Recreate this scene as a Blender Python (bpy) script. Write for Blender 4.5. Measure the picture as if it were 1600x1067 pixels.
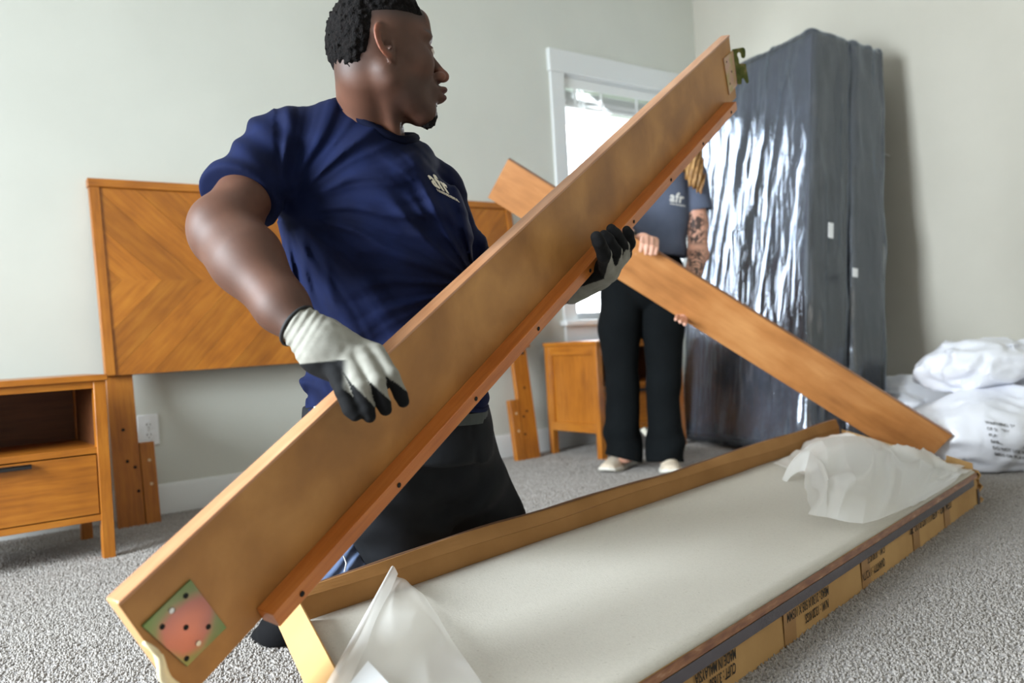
import bpy, bmesh, math, random
import numpy as np
from mathutils import Matrix, Vector
random.seed(7); RNG=np.random.default_rng(5)
sc=bpy.context.scene
for o in list(bpy.data.objects): bpy.data.objects.remove(o)
COL=sc.collection
# ------------------------------------------------ camera (level, slightly rolled, close to the floor)
FPX=1311.; ROLL=-math.atan(.058); YAW=math.radians(36.7); CH=.63; PIT=math.atan(8/FPX)
_F0=np.array([math.sin(YAW),math.cos(YAW),0]);_R0=np.array([math.cos(YAW),-math.sin(YAW),0]);_U0=np.array([0,0,1.])
CF=_F0*math.cos(PIT)-_U0*math.sin(PIT);_U=_U0*math.cos(PIT)+_F0*math.sin(PIT)
CR=_R0*math.cos(ROLL)+_U*math.sin(ROLL);CU=_U*math.cos(ROLL)-_R0*math.sin(ROLL)
CC=np.array([0,0,CH])
cam=bpy.data.cameras.new('camera');camo=bpy.data.objects.new('camera',cam);COL.objects.link(camo)
cam.sensor_width=36;cam.lens=FPX/1600*36;cam.clip_start=.05
cam.dof.use_dof=True;cam.dof.focus_distance=1.6;cam.dof.aperture_fstop=3.2
m=Matrix.Identity(4)
for i in range(3):
    m[i][0]=CR[i];m[i][1]=CU[i];m[i][2]=-CF[i];m[i][3]=CC[i]
camo.matrix_world=m;sc.camera=camo
# ------------------------------------------------ world, lights, exposure
sc.view_settings.view_transform='Standard';sc.view_settings.look='None';sc.view_settings.gamma=1
sc.view_settings.use_curve_mapping=False;sc.view_settings.exposure=0.14
w=bpy.data.worlds.new('sky');sc.world=w;w.use_nodes=True
bg=w.node_tree.nodes['Background'];bg.inputs[0].default_value=(.92,.96,1,1);bg.inputs[1].default_value=2.2
def area(name,loc,direction,sx,sy,power,color):
    l=bpy.data.lights.new(name,'AREA');l.shape='RECTANGLE';l.size=sx;l.size_y=sy;l.energy=power;l.color=color
    o=bpy.data.objects.new(name,l);COL.objects.link(o);o.location=loc
    o.rotation_euler=Vector(direction).to_track_quat('-Z','Z').to_euler();return o
area('window_light_left',(-2.74,1.7,1.4),(1,-.22,-.34),2.2,1.5,270,(.84,.93,1)).data.spread=2.2
area('front_fill_light',(1.2,-2.2,2.0),(0.2,1,.45),1.8,1.2,10,(1,.86,.70))  # added warm fill from behind the camera
area('window_light_back',(3.54,3.80,1.35),(-.25,-1,-.45),.84,1.3,52,(.84,.92,1))
# ------------------------------------------------ pixel helpers
def P(px,py,z): return CC+z*(CF+CR*(px-800)/FPX-CU*(py-533.5)/FPX)
def K(px,py,z): return np.array([(px-800)/FPX*z,(533.5-py)/FPX*z,z])
def ray(px,py): return CF+CR*(px-800)/FPX-CU*(py-533.5)/FPX
def onz(px,py,zz): r=ray(px,py);return CC+r*(zz-CH)/r[2]
def ony(px,py,Y): r=ray(px,py);return CC+r*Y/r[1]
def onplane(px,py,o,n):
    r=ray(px,py);return CC+r*(np.dot(np.array(o)-CC,n)/np.dot(r,n))
def cam2w(v): v=np.asarray(v);return CC+v[:,0:1]*CR+v[:,1:2]*CU+v[:,2:3]*CF
# ------------------------------------------------ object helpers
def tag(o,label=None,cat=None,group=None,kind=None):
    if label:o['label']=label
    if cat:o['category']=cat
    if group:o['group']=group
    if kind:o['kind']=kind
    return o
def empty(name,loc,label,cat,group=None,mat=None):
    o=bpy.data.objects.new(name,None);COL.objects.link(o);o.empty_display_size=.1
    if mat is not None:o.matrix_world=mat
    else:o.location=loc
    return tag(o,label,cat,group)
def raw(name,verts,faces,mat,parent=None,smooth=False,local=False,flip=False):
    me=bpy.data.meshes.new(name)
    verts=np.asarray(verts,dtype=float)
    if parent is not None and not local:
        pm=parent
        M=Matrix.Identity(4)
        chain=[]
        q=parent
        while q is not None: chain.append(q.matrix_basis.copy());q=q.parent
        for b in reversed(chain):M=M@b
        Mi=np.array(M.inverted());verts=verts@Mi[:3,:3].T+Mi[:3,3]
    if isinstance(faces,np.ndarray):
        if flip:faces=faces[:,::-1]
        n,k=faces.shape
        me.vertices.add(len(verts));me.vertices.foreach_set('co',verts.astype(np.float32).ravel())
        me.loops.add(n*k);me.loops.foreach_set('vertex_index',faces.astype(np.int32).ravel())
        me.polygons.add(n);me.polygons.foreach_set('loop_start',np.arange(0,n*k,k,dtype=np.int32))
        try: me.polygons.foreach_set('loop_total',np.full(n,k,dtype=np.int32))
        except Exception: pass
        me.update(calc_edges=True);me.validate()
    else:
        if flip:faces=[f[::-1] for f in faces]
        me.from_pydata([tuple(v) for v in verts],[],[tuple(f) for f in faces]);me.update()
    if smooth: me.polygons.foreach_set('use_smooth',[True]*len(me.polygons))
    if isinstance(mat,(list,tuple)):
        for x in mat: me.materials.append(x)
    elif mat: me.materials.append(mat)
    o=bpy.data.objects.new(name,me);COL.objects.link(o)
    if parent is not None:o.parent=parent
    return o
def bevel(o,wd,seg=2,ang=40):
    md=o.modifiers.new('bevel','BEVEL');md.width=wd;md.segments=seg;md.limit_method='ANGLE';md.angle_limit=math.radians(ang)
    for p in o.data.polygons:p.use_smooth=True
    try:
        o.data.set_sharp_from_angle(angle=math.radians(35))
    except Exception: pass
    return o
BOXF=[(0,3,2,1),(4,5,6,7),(0,1,5,4),(1,2,6,5),(2,3,7,6),(3,0,4,7)]
def box(name,lo,hi,mat,parent=None,bv=.0015,local=False):
    x0,y0,z0=lo;x1,y1,z1=hi
    v=[(x0,y0,z0),(x1,y0,z0),(x1,y1,z0),(x0,y1,z0),(x0,y0,z1),(x1,y0,z1),(x1,y1,z1),(x0,y1,z1)]
    o=raw(name,v,BOXF,mat,parent,local=local)
    if bv:bevel(o,bv)
    return o
def hexa(name,v8,mat,parent=None,bv=0,local=False):
    o=raw(name,v8,BOXF,mat,parent,local=local)
    if bv:bevel(o,bv)
    return o
def prism(name,poly,offset,mat,parent=None,bv=0,local=False,smooth=False):
    """poly: list of 3D points (planar), extruded by offset vector"""
    n=len(poly);p=np.array(poly);q=p+np.array(offset);v=np.vstack([p,q])
    f=[tuple(range(n-1,-1,-1)),tuple(range(n,2*n))]+[(i,(i+1)%n,n+(i+1)%n,n+i) for i in range(n)]
    o=raw(name,v,f,mat,parent,local=local)
    bm=bmesh.new();bm.from_mesh(o.data);bmesh.ops.recalc_face_normals(bm,faces=bm.faces);bm.to_mesh(o.data);bm.free()
    if bv:bevel(o,bv)
    return o
def disc(name,c,n,r,th,mat,parent=None,seg=16,local=False,bv=0):
    n=np.array(n,float);n/=np.linalg.norm(n);a=np.cross(n,[.3,.5,.9]);a/=np.linalg.norm(a);b=np.cross(n,a)
    poly=[np.array(c)+r*(math.cos(t)*a+math.sin(t)*b) for t in np.linspace(0,2*math.pi,seg,endpoint=False)]
    return prism(name,poly,n*th,mat,parent,bv,local)
def tube(name,pts,r,mat,parent=None,seg=8,closed=False,local=False,ell=None):
    pts=[np.array(p,float) for p in pts];n=len(pts);V=[];Fc=[]
    up=np.array([.13,.21,.97])
    for i,p in enumerate(pts):
        a=pts[(i+1)%n] if (closed or i<n-1) else p;b=pts[i-1] if (closed or i>0) else p
        t=a-b;t/=np.linalg.norm(t)+1e-9;s=np.cross(t,up);s/=np.linalg.norm(s)+1e-9;q=np.cross(s,t)
        rr=r[i] if hasattr(r,'__len__') else r
        e=ell or 1
        for k in range(seg):
            th=2*math.pi*k/seg;V.append(p+rr*(math.cos(th)*s*e+math.sin(th)*q))
    for i in range(n if closed else n-1):
        for k in range(seg):
            a=i*seg+k;b=i*seg+(k+1)%seg;c=((i+1)%n)*seg+(k+1)%seg;d=((i+1)%n)*seg+k;Fc.append((a,b,c,d))
    if not closed: Fc+= [tuple(range(seg-1,-1,-1)),tuple((n-1)*seg+k for k in range(seg))]
    o=raw(name,V,Fc,mat,parent,smooth=True,local=local)
    bm=bmesh.new();bm.from_mesh(o.data);bmesh.ops.recalc_face_normals(bm,faces=bm.faces);bm.to_mesh(o.data);bm.free()
    return o
# ------------------------------------------------ numpy noise
_perm=RNG.permutation(256);_val=RNG.random(256)*2-1
def vnoise(p,s=1.,seed=0):
    q=np.asarray(p,dtype=np.float64)*s+seed*17.31;i=np.floor(q).astype(np.int64);f=q-i;f=f*f*(3-2*f)
    def h(a,b,c): return _val[_perm[(_perm[(_perm[a&255]+b)&255]+c)&255]]
    x,y,z=i[:,0],i[:,1],i[:,2];r=0
    for dx in(0,1):
        wx=f[:,0] if dx else 1-f[:,0]
        for dy in(0,1):
            wy=f[:,1] if dy else 1-f[:,1]
            for dz in(0,1):
                wz=f[:,2] if dz else 1-f[:,2]
                r=r+wx*wy*wz*h(x+dx,y+dy,z+dz)
    return r
def sst(a,b,x): t=np.clip((x-a)/(b-a),0,1);return t*t*(3-2*t)
# ------------------------------------------------ signed distance modelling
def rc(p,a,b,ra,rb=None,flat=None):
    rb=ra if rb is None else rb;a=np.array(a,float);b=np.array(b,float);ab=b-a
    t=np.clip(((p-a)@ab)/(ab@ab+1e-12),0,1);d=p-a-t[:,None]*ab
    return np.sqrt((d*d).sum(1))-(ra+t*(rb-ra))
def chain(p,pts,rs,k=.0):
    d=None
    for i in range(len(pts)-1):
        e=rc(p,pts[i],pts[i+1],rs[i],rs[i+1]);d=e if d is None else (np.minimum(d,e) if k==0 else smin(d,e,k))
    return d
def ell(p,c,r,rot=None):
    q=p-np.array(c)
    if rot is not None:q=q@np.array(rot)
    r=np.array(r);k0=np.sqrt(((q/r)**2).sum(1))+1e-9;k1=np.sqrt(((q/r**2)**2).sum(1))+1e-9
    return k0*(k0-1)/k1
def smin(a,b,k): h=np.clip(.5+.5*(b-a)/k,0,1);return b*(1-h)+a*h-k*h*(1-h)
def smax(a,b,k): return -smin(-a,-b,k)
def surfnet(fn,lo,hi,h,B=8,slack=1.5):
    lo=np.array(lo,float);n=np.ceil((np.array(hi)-lo)/h/B).astype(int)*B+1
    nb=(n-1)//B
    g=np.stack(np.meshgrid(*[np.arange(k) for k in nb],indexing='ij'),-1).reshape(-1,3)
    cen=lo+(g+.5)*B*h;dc=fn(cen)
    rad=B*h*.5*math.sqrt(3)*slack+.006
    D=np.empty(n,np.float32)
    act=np.abs(dc)<rad
    sg=np.sign(dc).reshape(nb)
    D[:-1,:-1,:-1]=np.repeat(np.repeat(np.repeat(sg,B,0),B,1),B,2)
    D[-1]=1;D[:,-1]=1;D[:,:,-1]=1
    ga=g[act];off=np.stack(np.meshgrid(*[np.arange(B+1)]*3,indexing='ij'),-1).reshape(-1,3)
    step=400
    for s in range(0,len(ga),step):
        idx=(ga[s:s+step,None,:]*B+off[None]).reshape(-1,3)
        D[idx[:,0],idx[:,1],idx[:,2]]=fn(lo+idx*h)
    S=D<0
    D0=D
    c=np.zeros(np.array(n)-1,np.int8)
    for dx in(0,1):
        for dy in(0,1):
            for dz in(0,1):
                c+=S[dx:n[0]-1+dx,dy:n[1]-1+dy,dz:n[2]-1+dz]
    cells=np.argwhere((c>0)&(c<8));vid=-np.ones(c.shape,np.int32);vid[cells[:,0],cells[:,1],cells[:,2]]=np.arange(len(cells))
    acc=np.zeros((len(cells),3));cnt=np.zeros(len(cells))
    cor=[(x,y,z) for x in(0,1) for y in(0,1) for z in(0,1)]
    vals={q:D0[cells[:,0]+q[0],cells[:,1]+q[1],cells[:,2]+q[2]] for q in cor}
    for a in cor:
        for ax in range(3):
            if a[ax]==0:
                b=list(a);b[ax]=1;b=tuple(b);va,vb=vals[a],vals[b];m_=(va<0)!=(vb<0)
                t=np.where(m_,va/(va-vb+1e-20),0)
                pt=np.array(a,float)[None].repeat(len(cells),0);pt[:,ax]=t
                acc[m_]+=pt[m_];cnt[m_]+=1
    V=lo+(cells+acc/cnt[:,None])*h
    Fs=[]
    for ax in range(3):
        a1,a2=(ax+1)%3,(ax+2)%3
        sl0=[slice(None)]*3;sl1=[slice(None)]*3;sl0[ax]=slice(0,-1);sl1[ax]=slice(1,None)
        A=S[tuple(sl0)];Bm=S[tuple(sl1)];e=np.argwhere(A!=Bm)
        ok=(e[:,a1]>0)&(e[:,a2]>0)&(e[:,a1]<n[a1]-1)&(e[:,a2]<n[a2]-1);e=e[ok]
        d1=np.zeros(3,int);d1[a1]=1;d2=np.zeros(3,int);d2[a2]=1
        q=[vid[tuple((e-k).T)] for k in(0*d1,d1,d1+d2,d2)]
        f=np.stack(q,1);ins=A[tuple(e.T)]
        f[~ins]=f[~ins][:,::-1];Fs.append(f)
    Fq=np.vstack(Fs);Fq=Fq[(Fq>=0).all(1)]
    return V,Fq
def relax(V,Fq,it=1,lam=.5):
    for _ in range(it):
        s=np.zeros_like(V);c=np.zeros(len(V))
        for a in range(4):
            for b in((a+1)%4,(a+3)%4):
                np.add.at(s,Fq[:,a],V[Fq[:,b]]);np.add.at(c,Fq[:,a],1)
        V=V*(1-lam)+lam*s/np.maximum(c,1)[:,None]
    return V
def attr(o,name,vals):
    a=o.data.attributes.new(name,'FLOAT','POINT');a.data.foreach_set('value',np.asarray(vals,np.float32))
def sculpt(name,fn,lo,hi,h,mat,parent,cams=True,rel=1,attrs=None,slack=1.5):
    V,Fq=surfnet(fn,lo,hi,h,slack=slack)
    V=relax(V,Fq,rel)
    W=cam2w(V) if cams else V
    o=raw(name,W,Fq,mat,parent,smooth=True,flip=cams)
    if attrs and len(o.data.vertices)==len(V):
        for k,g in attrs.items():attr(o,k,g(V))
    return o
# ------------------------------------------------ materials
MATS={}
def mat(name,color,rough=.5,metal=0,spec=.5,**kw):
    if name in MATS:return MATS[name]
    m=bpy.data.materials.new(name);m.use_nodes=True;nt=m.node_tree;b=nt.nodes['Principled BSDF']
    b.inputs['Base Color'].default_value=(*color,1);b.inputs['Roughness'].default_value=rough;b.inputs['Metallic'].default_value=metal
    b.inputs['Specular IOR Level'].default_value=spec
    for k,v in kw.items(): b.inputs[k].default_value=v
    MATS[name]=m;return m
def srgb(r,g,b): return tuple(((c/255)/12.92 if c/255<=.04045 else ((c/255+.055)/1.055)**2.4) for c in(r,g,b))
def N(nt,t,**kw):
    n=nt.nodes.new(t)
    for k,v in kw.items():
        if k.startswith('i_'):n.inputs[k[2:].replace('_',' ')].default_value=v
        else:setattr(n,k,v)
    return n
def ramp(nt,fac,stops):
    r=nt.nodes.new('ShaderNodeValToRGB');nt.links.new(fac,r.inputs[0]);e=r.color_ramp.elements
    while len(e)<len(stops):e.new(.5)
    for el,(p,c) in zip(e,stops):el.position=p;el.color=(*c,1) if len(c)==3 else c
    return r.outputs[0]
def noisy(name,stops,scale=5,rough=.5,stretch=(1,1,1),detail=6,bump=0,bscale=None,spec=.5,rot=(0,0,0),coord='Object',dist=0,bdist=.01,**kw):
    if name in MATS:return MATS[name]
    m=mat(name,(1,1,1),rough,spec=spec,**kw);nt=m.node_tree;b=nt.nodes['Principled BSDF'];L=nt.links.new
    tc=N(nt,'ShaderNodeTexCoord');mp=N(nt,'ShaderNodeMapping');mp.inputs['Scale'].default_value=stretch;mp.inputs['Rotation'].default_value=rot
    L(tc.outputs[coord],mp.inputs[0]);no=N(nt,'ShaderNodeTexNoise');no.inputs['Scale'].default_value=scale;no.inputs['Detail'].default_value=detail;no.inputs['Distortion'].default_value=dist
    L(mp.outputs[0],no.inputs['Vector']);L(ramp(nt,no.outputs['Fac'],stops),b.inputs['Base Color'])
    if bump:
        n2=N(nt,'ShaderNodeTexNoise');n2.inputs['Scale'].default_value=bscale or scale*8;n2.inputs['Detail'].default_value=3
        L(mp.outputs[0] if bscale is None else tc.outputs[coord],n2.inputs['Vector']);bp=N(nt,'ShaderNodeBump');bp.inputs['Strength'].default_value=bump;bp.inputs['Distance'].default_value=bdist
        L(n2.outputs['Fac'],bp.inputs['Height']);L(bp.outputs[0],b.inputs['Normal'])
    return m
def wood(name,dark,mid,light,axis='X',rot=(0,0,0),rough=.38,scale=6,k=14):
    """stained wood with grain running along one object axis"""
    st={'X':(1,k,k),'Y':(k,1,k),'Z':(k,k,1)}[axis]
    if name in MATS:return MATS[name]
    m=mat(name,(1,1,1),rough);nt=m.node_tree;b=nt.nodes['Principled BSDF'];L=nt.links.new
    tc=N(nt,'ShaderNodeTexCoord');mr=N(nt,'ShaderNodeMapping');mr.inputs['Rotation'].default_value=rot;L(tc.outputs['Object'],mr.inputs[0])
    mp=N(nt,'ShaderNodeMapping');mp.inputs['Scale'].default_value=st;L(mr.outputs[0],mp.inputs[0])
    n1=N(nt,'ShaderNodeTexNoise');n1.inputs['Scale'].default_value=scale;n1.inputs['Detail'].default_value=8;n1.inputs['Roughness'].default_value=.62;n1.inputs['Distortion'].default_value=.25;L(mp.outputs[0],n1.inputs['Vector'])
    n2=N(nt,'ShaderNodeTexNoise');n2.inputs['Scale'].default_value=5;n2.inputs['Detail'].default_value=3;L(mr.outputs[0],n2.inputs['Vector'])
    mx=N(nt,'ShaderNodeMix');mx.data_type='FLOAT';mx.inputs['Factor'].default_value=.45;L(n1.outputs['Fac'],mx.inputs[2]);L(n2.outputs['Fac'],mx.inputs[3])
    L(ramp(nt,mx.outputs[0],[(.33,dark),(.5,mid),(.68,light)]),b.inputs['Base Color'])
    bp=N(nt,'ShaderNodeBump');bp.inputs['Strength'].default_value=.12;bp.inputs['Distance'].default_value=.002;L(n1.outputs['Fac'],bp.inputs['Height']);L(bp.outputs[0],b.inputs['Normal'])
    b.inputs['Coat Weight'].default_value=.15;b.inputs['Coat Roughness'].default_value=.25
    return m
def mixattr(m,an,color,strength=1.):
    """blend a second own colour over the base colour where the named vertex attribute is 1"""
    nt=m.node_tree;b=nt.nodes['Principled BSDF'];L=nt.links.new
    at=N(nt,'ShaderNodeAttribute');at.attribute_name=an
    mx=N(nt,'ShaderNodeMix');mx.data_type='RGBA'
    src=b.inputs['Base Color'].links[0].from_socket if b.inputs['Base Color'].links else None
    if src:L(src,mx.inputs[6])
    else:mx.inputs[6].default_value=b.inputs['Base Color'].default_value
    mx.inputs[7].default_value=(*color,1);L(at.outputs['Fac'],mx.inputs[0]);L(mx.outputs[2],b.inputs['Base Color'])
def text3d(name,body,size,origin,xd,yd,mt,parent,bold=0,depth=.0004,align='LEFT',font_scale_x=1.):
    cu=bpy.data.curves.new(name,'FONT');cu.body=body;cu.size=size;cu.extrude=depth;cu.offset=bold;cu.space_character=1.12 if bold>.01 else 1;cu.align_x=align;cu.resolution_u=3
    to=bpy.data.objects.new(name+'_curve',cu);COL.objects.link(to)
    dg=bpy.context.evaluated_depsgraph_get();me=bpy.data.meshes.new_from_object(to.evaluated_get(dg));bpy.data.objects.remove(to)
    co=np.empty(len(me.vertices)*3);me.vertices.foreach_get('co',co);co=co.reshape(-1,3)
    return co,me
def put_text(name,body,size,origin,xd,yd,mt,parent,bold=0,depth=.0004,align='LEFT',sx=1.,warp=None):
    co,me=text3d(name,body,size,origin,xd,yd,mt,parent,bold,depth,align)
    xd=np.array(xd,float);xd/=np.linalg.norm(xd);yd=np.array(yd,float);yd/=np.linalg.norm(yd);zd=np.cross(xd,yd)
    W=np.array(origin)+co[:,0:1]*sx*xd+co[:,1:2]*yd+co[:,2:3]*zd
    if warp is not None:W=warp(W,co)
    faces=[tuple(p.vertices) for p in me.polygons]
    o=raw(name,W,faces,mt,parent);bpy.data.meshes.remove(me);return o
# ================================================ materials of the place
wall_m=noisy('wall_paint',[(.3,srgb(209,211,202)),(.7,srgb(214,216,207))],3,.75,bump=.05,bscale=180,bdist=.001,spec=.25)
shaded_wall_m=noisy('wall_paint_shaded',[(.3,srgb(189,185,173)),(.7,srgb(194,190,178))],3,.75,bump=.05,bscale=180,bdist=.001,spec=.25)  # same paint as the other walls, dimmer warmer light put into its colour
ceil_m=mat('ceiling_paint',srgb(225,225,220),.9)
trim_m=mat('white_trim_paint',srgb(226,229,228),.4)
blind_m=mat('white_blind_slat',srgb(232,234,232),.45)
black_m=mat('black_metal',(.012,.012,.013),.4)
dark_m=mat('dark_hole',(.004,.004,.004),.9)
steel_m=mat('steel',(.55,.55,.52),.3,1)
OD,OM,OL=srgb(140,80,20),srgb(172,103,28),srgb(192,124,40)
wood_x=wood('honey_wood_x',OD,OM,OL,'X');wood_z=wood('honey_wood_z',OD,OM,OL,'Z');wood_y=wood('honey_wood_y',OD,OM,OL,'Y')
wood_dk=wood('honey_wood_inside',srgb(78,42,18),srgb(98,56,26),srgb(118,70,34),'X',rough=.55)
carpet_m=noisy('carpet_base',[(.35,srgb(150,146,144)),(.65,srgb(180,176,175))],260,.95,bump=.6,bscale=400,bdist=.004,spec=.1)
XW,YW=4.24,3.55;XL,YB,ZC=-2.7,-2.4,2.75
# ------------------------------------------------ room shell
box('floor',(XL-.15,YB-.15,-.12),(XW+.15,YW+.15,0),carpet_m,bv=0)['kind']='structure'
box('ceiling',(XL-.15,YB-.15,ZC),(XW+.15,YW+.15,ZC+.1),ceil_m,bv=0)['kind']='structure'
def wall_hole(name,axis,pos,th,a0,a1,h0,h1,z0,z1,m):
    """wall slab with one rectangular opening (inner face at pos)"""
    bm=bmesh.new()
    def bx(a,b,c,d):
        if axis=='Y': lo,hi=(a,min(pos,pos+th),c),(b,max(pos,pos+th),d)
        else: lo,hi=(min(pos,pos+th),a,c),(max(pos,pos+th),b,d)
        v=[bm.verts.new(p) for p in[(lo[0],lo[1],lo[2]),(hi[0],lo[1],lo[2]),(hi[0],hi[1],lo[2]),(lo[0],hi[1],lo[2]),(lo[0],lo[1],hi[2]),(hi[0],lo[1],hi[2]),(hi[0],hi[1],hi[2]),(lo[0],hi[1],hi[2])]]
        for f in BOXF:bm.faces.new([v[i] for i in f])
    bx(a0,h0,0,ZC);bx(h1,a1,0,ZC);bx(h0,h1,0,z0);bx(h0,h1,z1,ZC)
    me=bpy.data.meshes.new(name);bm.to_mesh(me);bm.free();me.materials.append(m)
    o=bpy.data.objects.new(name,me);COL.objects.link(o);o['kind']='structure';return o
WX0,WX1,WZ0,WZ1=3.1,3.99,.70,2.08
wall_hole('wall_back','Y',YW,.16,XL,XW+.15,WX0,WX1,WZ0,WZ1,wall_m)
wall_hole('wall_left','X',XL,-.15,YB,YW,.60,2.80,.65,2.15,wall_m)
box('wall_front',(XL,YB-.15,0),(XW+.15,YB,ZC),shaded_wall_m,bv=0)['kind']='structure'
box('wall_right',(XW,YB,0),(XW+.15,YW,ZC),shaded_wall_m,bv=0)['kind']='structure'
def skirting(name,poly,off):
    o=prism(name,poly,off,trim_m,bv=.003);o['kind']='structure'
skirting('baseboard_back',[(XL,YW,0),(XL,YW-.016,0),(XL,YW-.016,.105),(XL,YW-.008,.122),(XL,YW,.122)],(XW-XL,0,0))
skirting('baseboard_right',[(XW,YB,0),(XW-.016,YB,0),(XW-.016,YB,.105),(XW-.008,YB,.122),(XW,YB,.122)],(0,YW-YB-.017,0))
skirting('baseboard_left',[(XL,YB,0),(XL+.016,YB,0),(XL+.016,YB,.105),(XL+.008,YB,.122),(XL,YB,.122)],(0,YW-YB-.017,0))
# ------------------------------------------------ window on the back wall
wn=empty('window_1',(WX0,YW,WZ0),None,None);wn['kind']='structure'
box('casing',(WX0-.095,YW-.018,WZ0-.03),(WX0+.0,YW,WZ1),trim_m,wn,.003)
box('casing',(WX1,YW-.018,WZ0-.03),(WX1+.095,YW,WZ1),trim_m,wn,.003)
box('head_casing',(WX0-.105,YW-.026,WZ1),(WX1+.105,YW,WZ1+.125),trim_m,wn,.003)
box('window_sill',(WX0-.115,YW-.055,WZ0-.03),(WX1+.115,YW+.09,WZ0),trim_m,wn,.005)
box('apron',(WX0-.09,YW-.016,WZ0-.12),(WX1+.09,YW,WZ0-.03),trim_m,wn,.003)
for a,b in(((WX0,YW+.0,WZ0),(WX0+.012,YW+.13,WZ1)),((WX1-.012,YW,WZ0),(WX1,YW+.13,WZ1)),((WX0,YW,WZ1-.012),(WX1,YW+.13,WZ1))):
    box('jamb',a,b,trim_m,wn,.001)
vinyl=mat('white_vinyl',srgb(235,237,238),.35)
yf=YW+.09
for nm,a,b in(('sash_stile',(WX0+.012,yf,WZ0),(WX0+.052,yf+.04,WZ1-.012)),('sash_stile',(WX1-.052,yf,WZ0),(WX1-.012,yf+.04,WZ1-.012)),
            ('sash_rail',(WX0+.05,yf,WZ0),(WX1-.05,yf+.04,WZ0+.045)),('sash_rail',(WX0+.05,yf,WZ1-.055),(WX1-.05,yf+.04,WZ1-.012)),('meeting_rail',(WX0+.05,yf-.005,1.36),(WX1-.05,yf+.04,1.40))):
    box(nm,a,b,vinyl,wn,.003)
glass=mat('window_glass',(1,1,1),0.0,**{'Transmission Weight':1.0,'IOR':1.01})
box('pane',(WX0+.05,yf+.015,WZ0+.045),(WX1-.05,yf+.019,1.36),glass,wn,0)
box('pane',(WX0+.05,yf+.025,1.40),(WX1-.05,yf+.029,WZ1-.055),glass,wn,0)
# raised horizontal blind in the upper part of the window
bl=empty('window_blind',(WX0+.02,YW+.04,1.93),'white horizontal blind raised to the top of the window beside the mattresses','blind')
box('headrail',(WX0+.014,YW+.012,WZ1-.062),(WX1-.014,YW+.07,WZ1-.012),blind_m,bl,.004)
box('valance',(WX0+.012,YW+.004,WZ1-.072),(WX1-.012,YW+.012,WZ1-.014),blind_m,bl,.003)
s0=None
for i in range(4):
    z=WZ1-.086-i*.011
    box('slat',(WX0+.016,YW+.016,z-.0013),(WX1-.016,YW+.064,z+.0013),blind_m,bl,0)
for i in range(8):
    z=WZ1-.128-i*.0034
    box('slat',(WX0+.016,YW+.016,z-.0012),(WX1-.016,YW+.064,z+.0012),blind_m,bl,0)
box('bottom_rail',(WX0+.016,YW+.014,WZ1-.180),(WX1-.016,YW+.066,WZ1-.158),blind_m,bl,.004)
for x in(WX0+.10,WX0+.30,WX1-.30,WX1-.12): box('ladder_tape',(x-.010,YW+.009,WZ1-.162),(x+.010,YW+.012,WZ1-.07),blind_m,bl,0)
tube('tilt_wand',[(WX0+.125,YW-.0,WZ1-.07),(WX0+.125,YW-.004,WZ1-.3),(WX0+.13,YW-.004,1.42)],.0045,blind_m,bl,6)
tube('lift_cord',[(WX0+.15,YW-.0,WZ1-.07),(WX0+.152,YW-.004,WZ1-.19)],.0035,blind_m,bl,6)
# off-frame window on the left wall
w2=empty('window_2',(XL,1.7,.65),None,None);w2['kind']='structure'
for nm,a,b in(('casing',(XL,.51,.6),(XL+.018,.60,2.22)),('casing',(XL,2.80,.6),(XL+.018,2.89,2.22)),('head_casing',(XL,.49,2.15),(XL+.024,2.91,2.27)),('window_sill',(XL-.1,.48,.62),(XL+.05,2.92,.65)),
            ('mullion',(XL-.02,1.67,.65),(XL+.0,1.73,2.15))): box(nm,a,b,trim_m,w2,.003)
# ------------------------------------------------ garden seen through the window
lawn=mat('lawn',srgb(150,175,130),.9)
box('garden_lawn',(-6,4.4,-.75),(40,60,-.6),lawn,bv=0)['kind']='structure'
leafm=noisy('hedge_leaf',[(.3,srgb(120,150,100)),(.7,srgb(165,190,140))],3,.8)
def hedge(x,y,r,hgt,lab):
    def f(p): return ell(p,(x,y,hgt*.45-.6),(r,r*.8,hgt*.55))+.22*vnoise(p,1.6,3)+.1*vnoise(p,4.5,5)
    V,Fq=surfnet(f,(x-r-.5,y-r-.5,-.7),(x+r+.5,y+r+.5,hgt+.6),.17)
    return tag(raw('shrub',V,Fq,leafm,None,smooth=True),lab,'shrub')
hedge(14.5,17.5,2.2,1.9,'pale green sunlit shrub seen low through the window, left of the other')
hedge(20.5,18.4,2.2,1.7,'pale green shrub outside the window, nearer to the mattresses')
# ------------------------------------------------ wall outlet
oc=ony(231.5,672,YW);ot=empty('wall_outlet',(oc[0],YW,oc[2]),'white duplex wall outlet low on the wall below the headboard','outlet')
outm=mat('outlet_white',srgb(236,238,238),.35)
box('faceplate',(oc[0]-.040,YW-.007,oc[2]-.062),(oc[0]+.040,YW,oc[2]+.062),outm,ot,.003)
for dz in(.02,-.02):
    r=disc('receptacle',(oc[0],YW-.007,oc[2]+dz),(0,-1,0),.0165,.0025,outm,ot,20)
    for dx,hh in((-.0065,.0085),(.0065,.007)): box('slot',(oc[0]+dx-.0012,YW-.0102,oc[2]+dz+.003-hh/2),(oc[0]+dx+.0012,YW-.0090,oc[2]+dz+.003+hh/2),dark_m,r,0)
    disc('slot',(oc[0],YW-.009,oc[2]+dz-.009),(0,-1,0),.0022,.0012,dark_m,r,8)
disc('screw',(oc[0],YW-.007,oc[2]),(0,-1,0),.003,.001,steel_m,ot,10)
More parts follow.
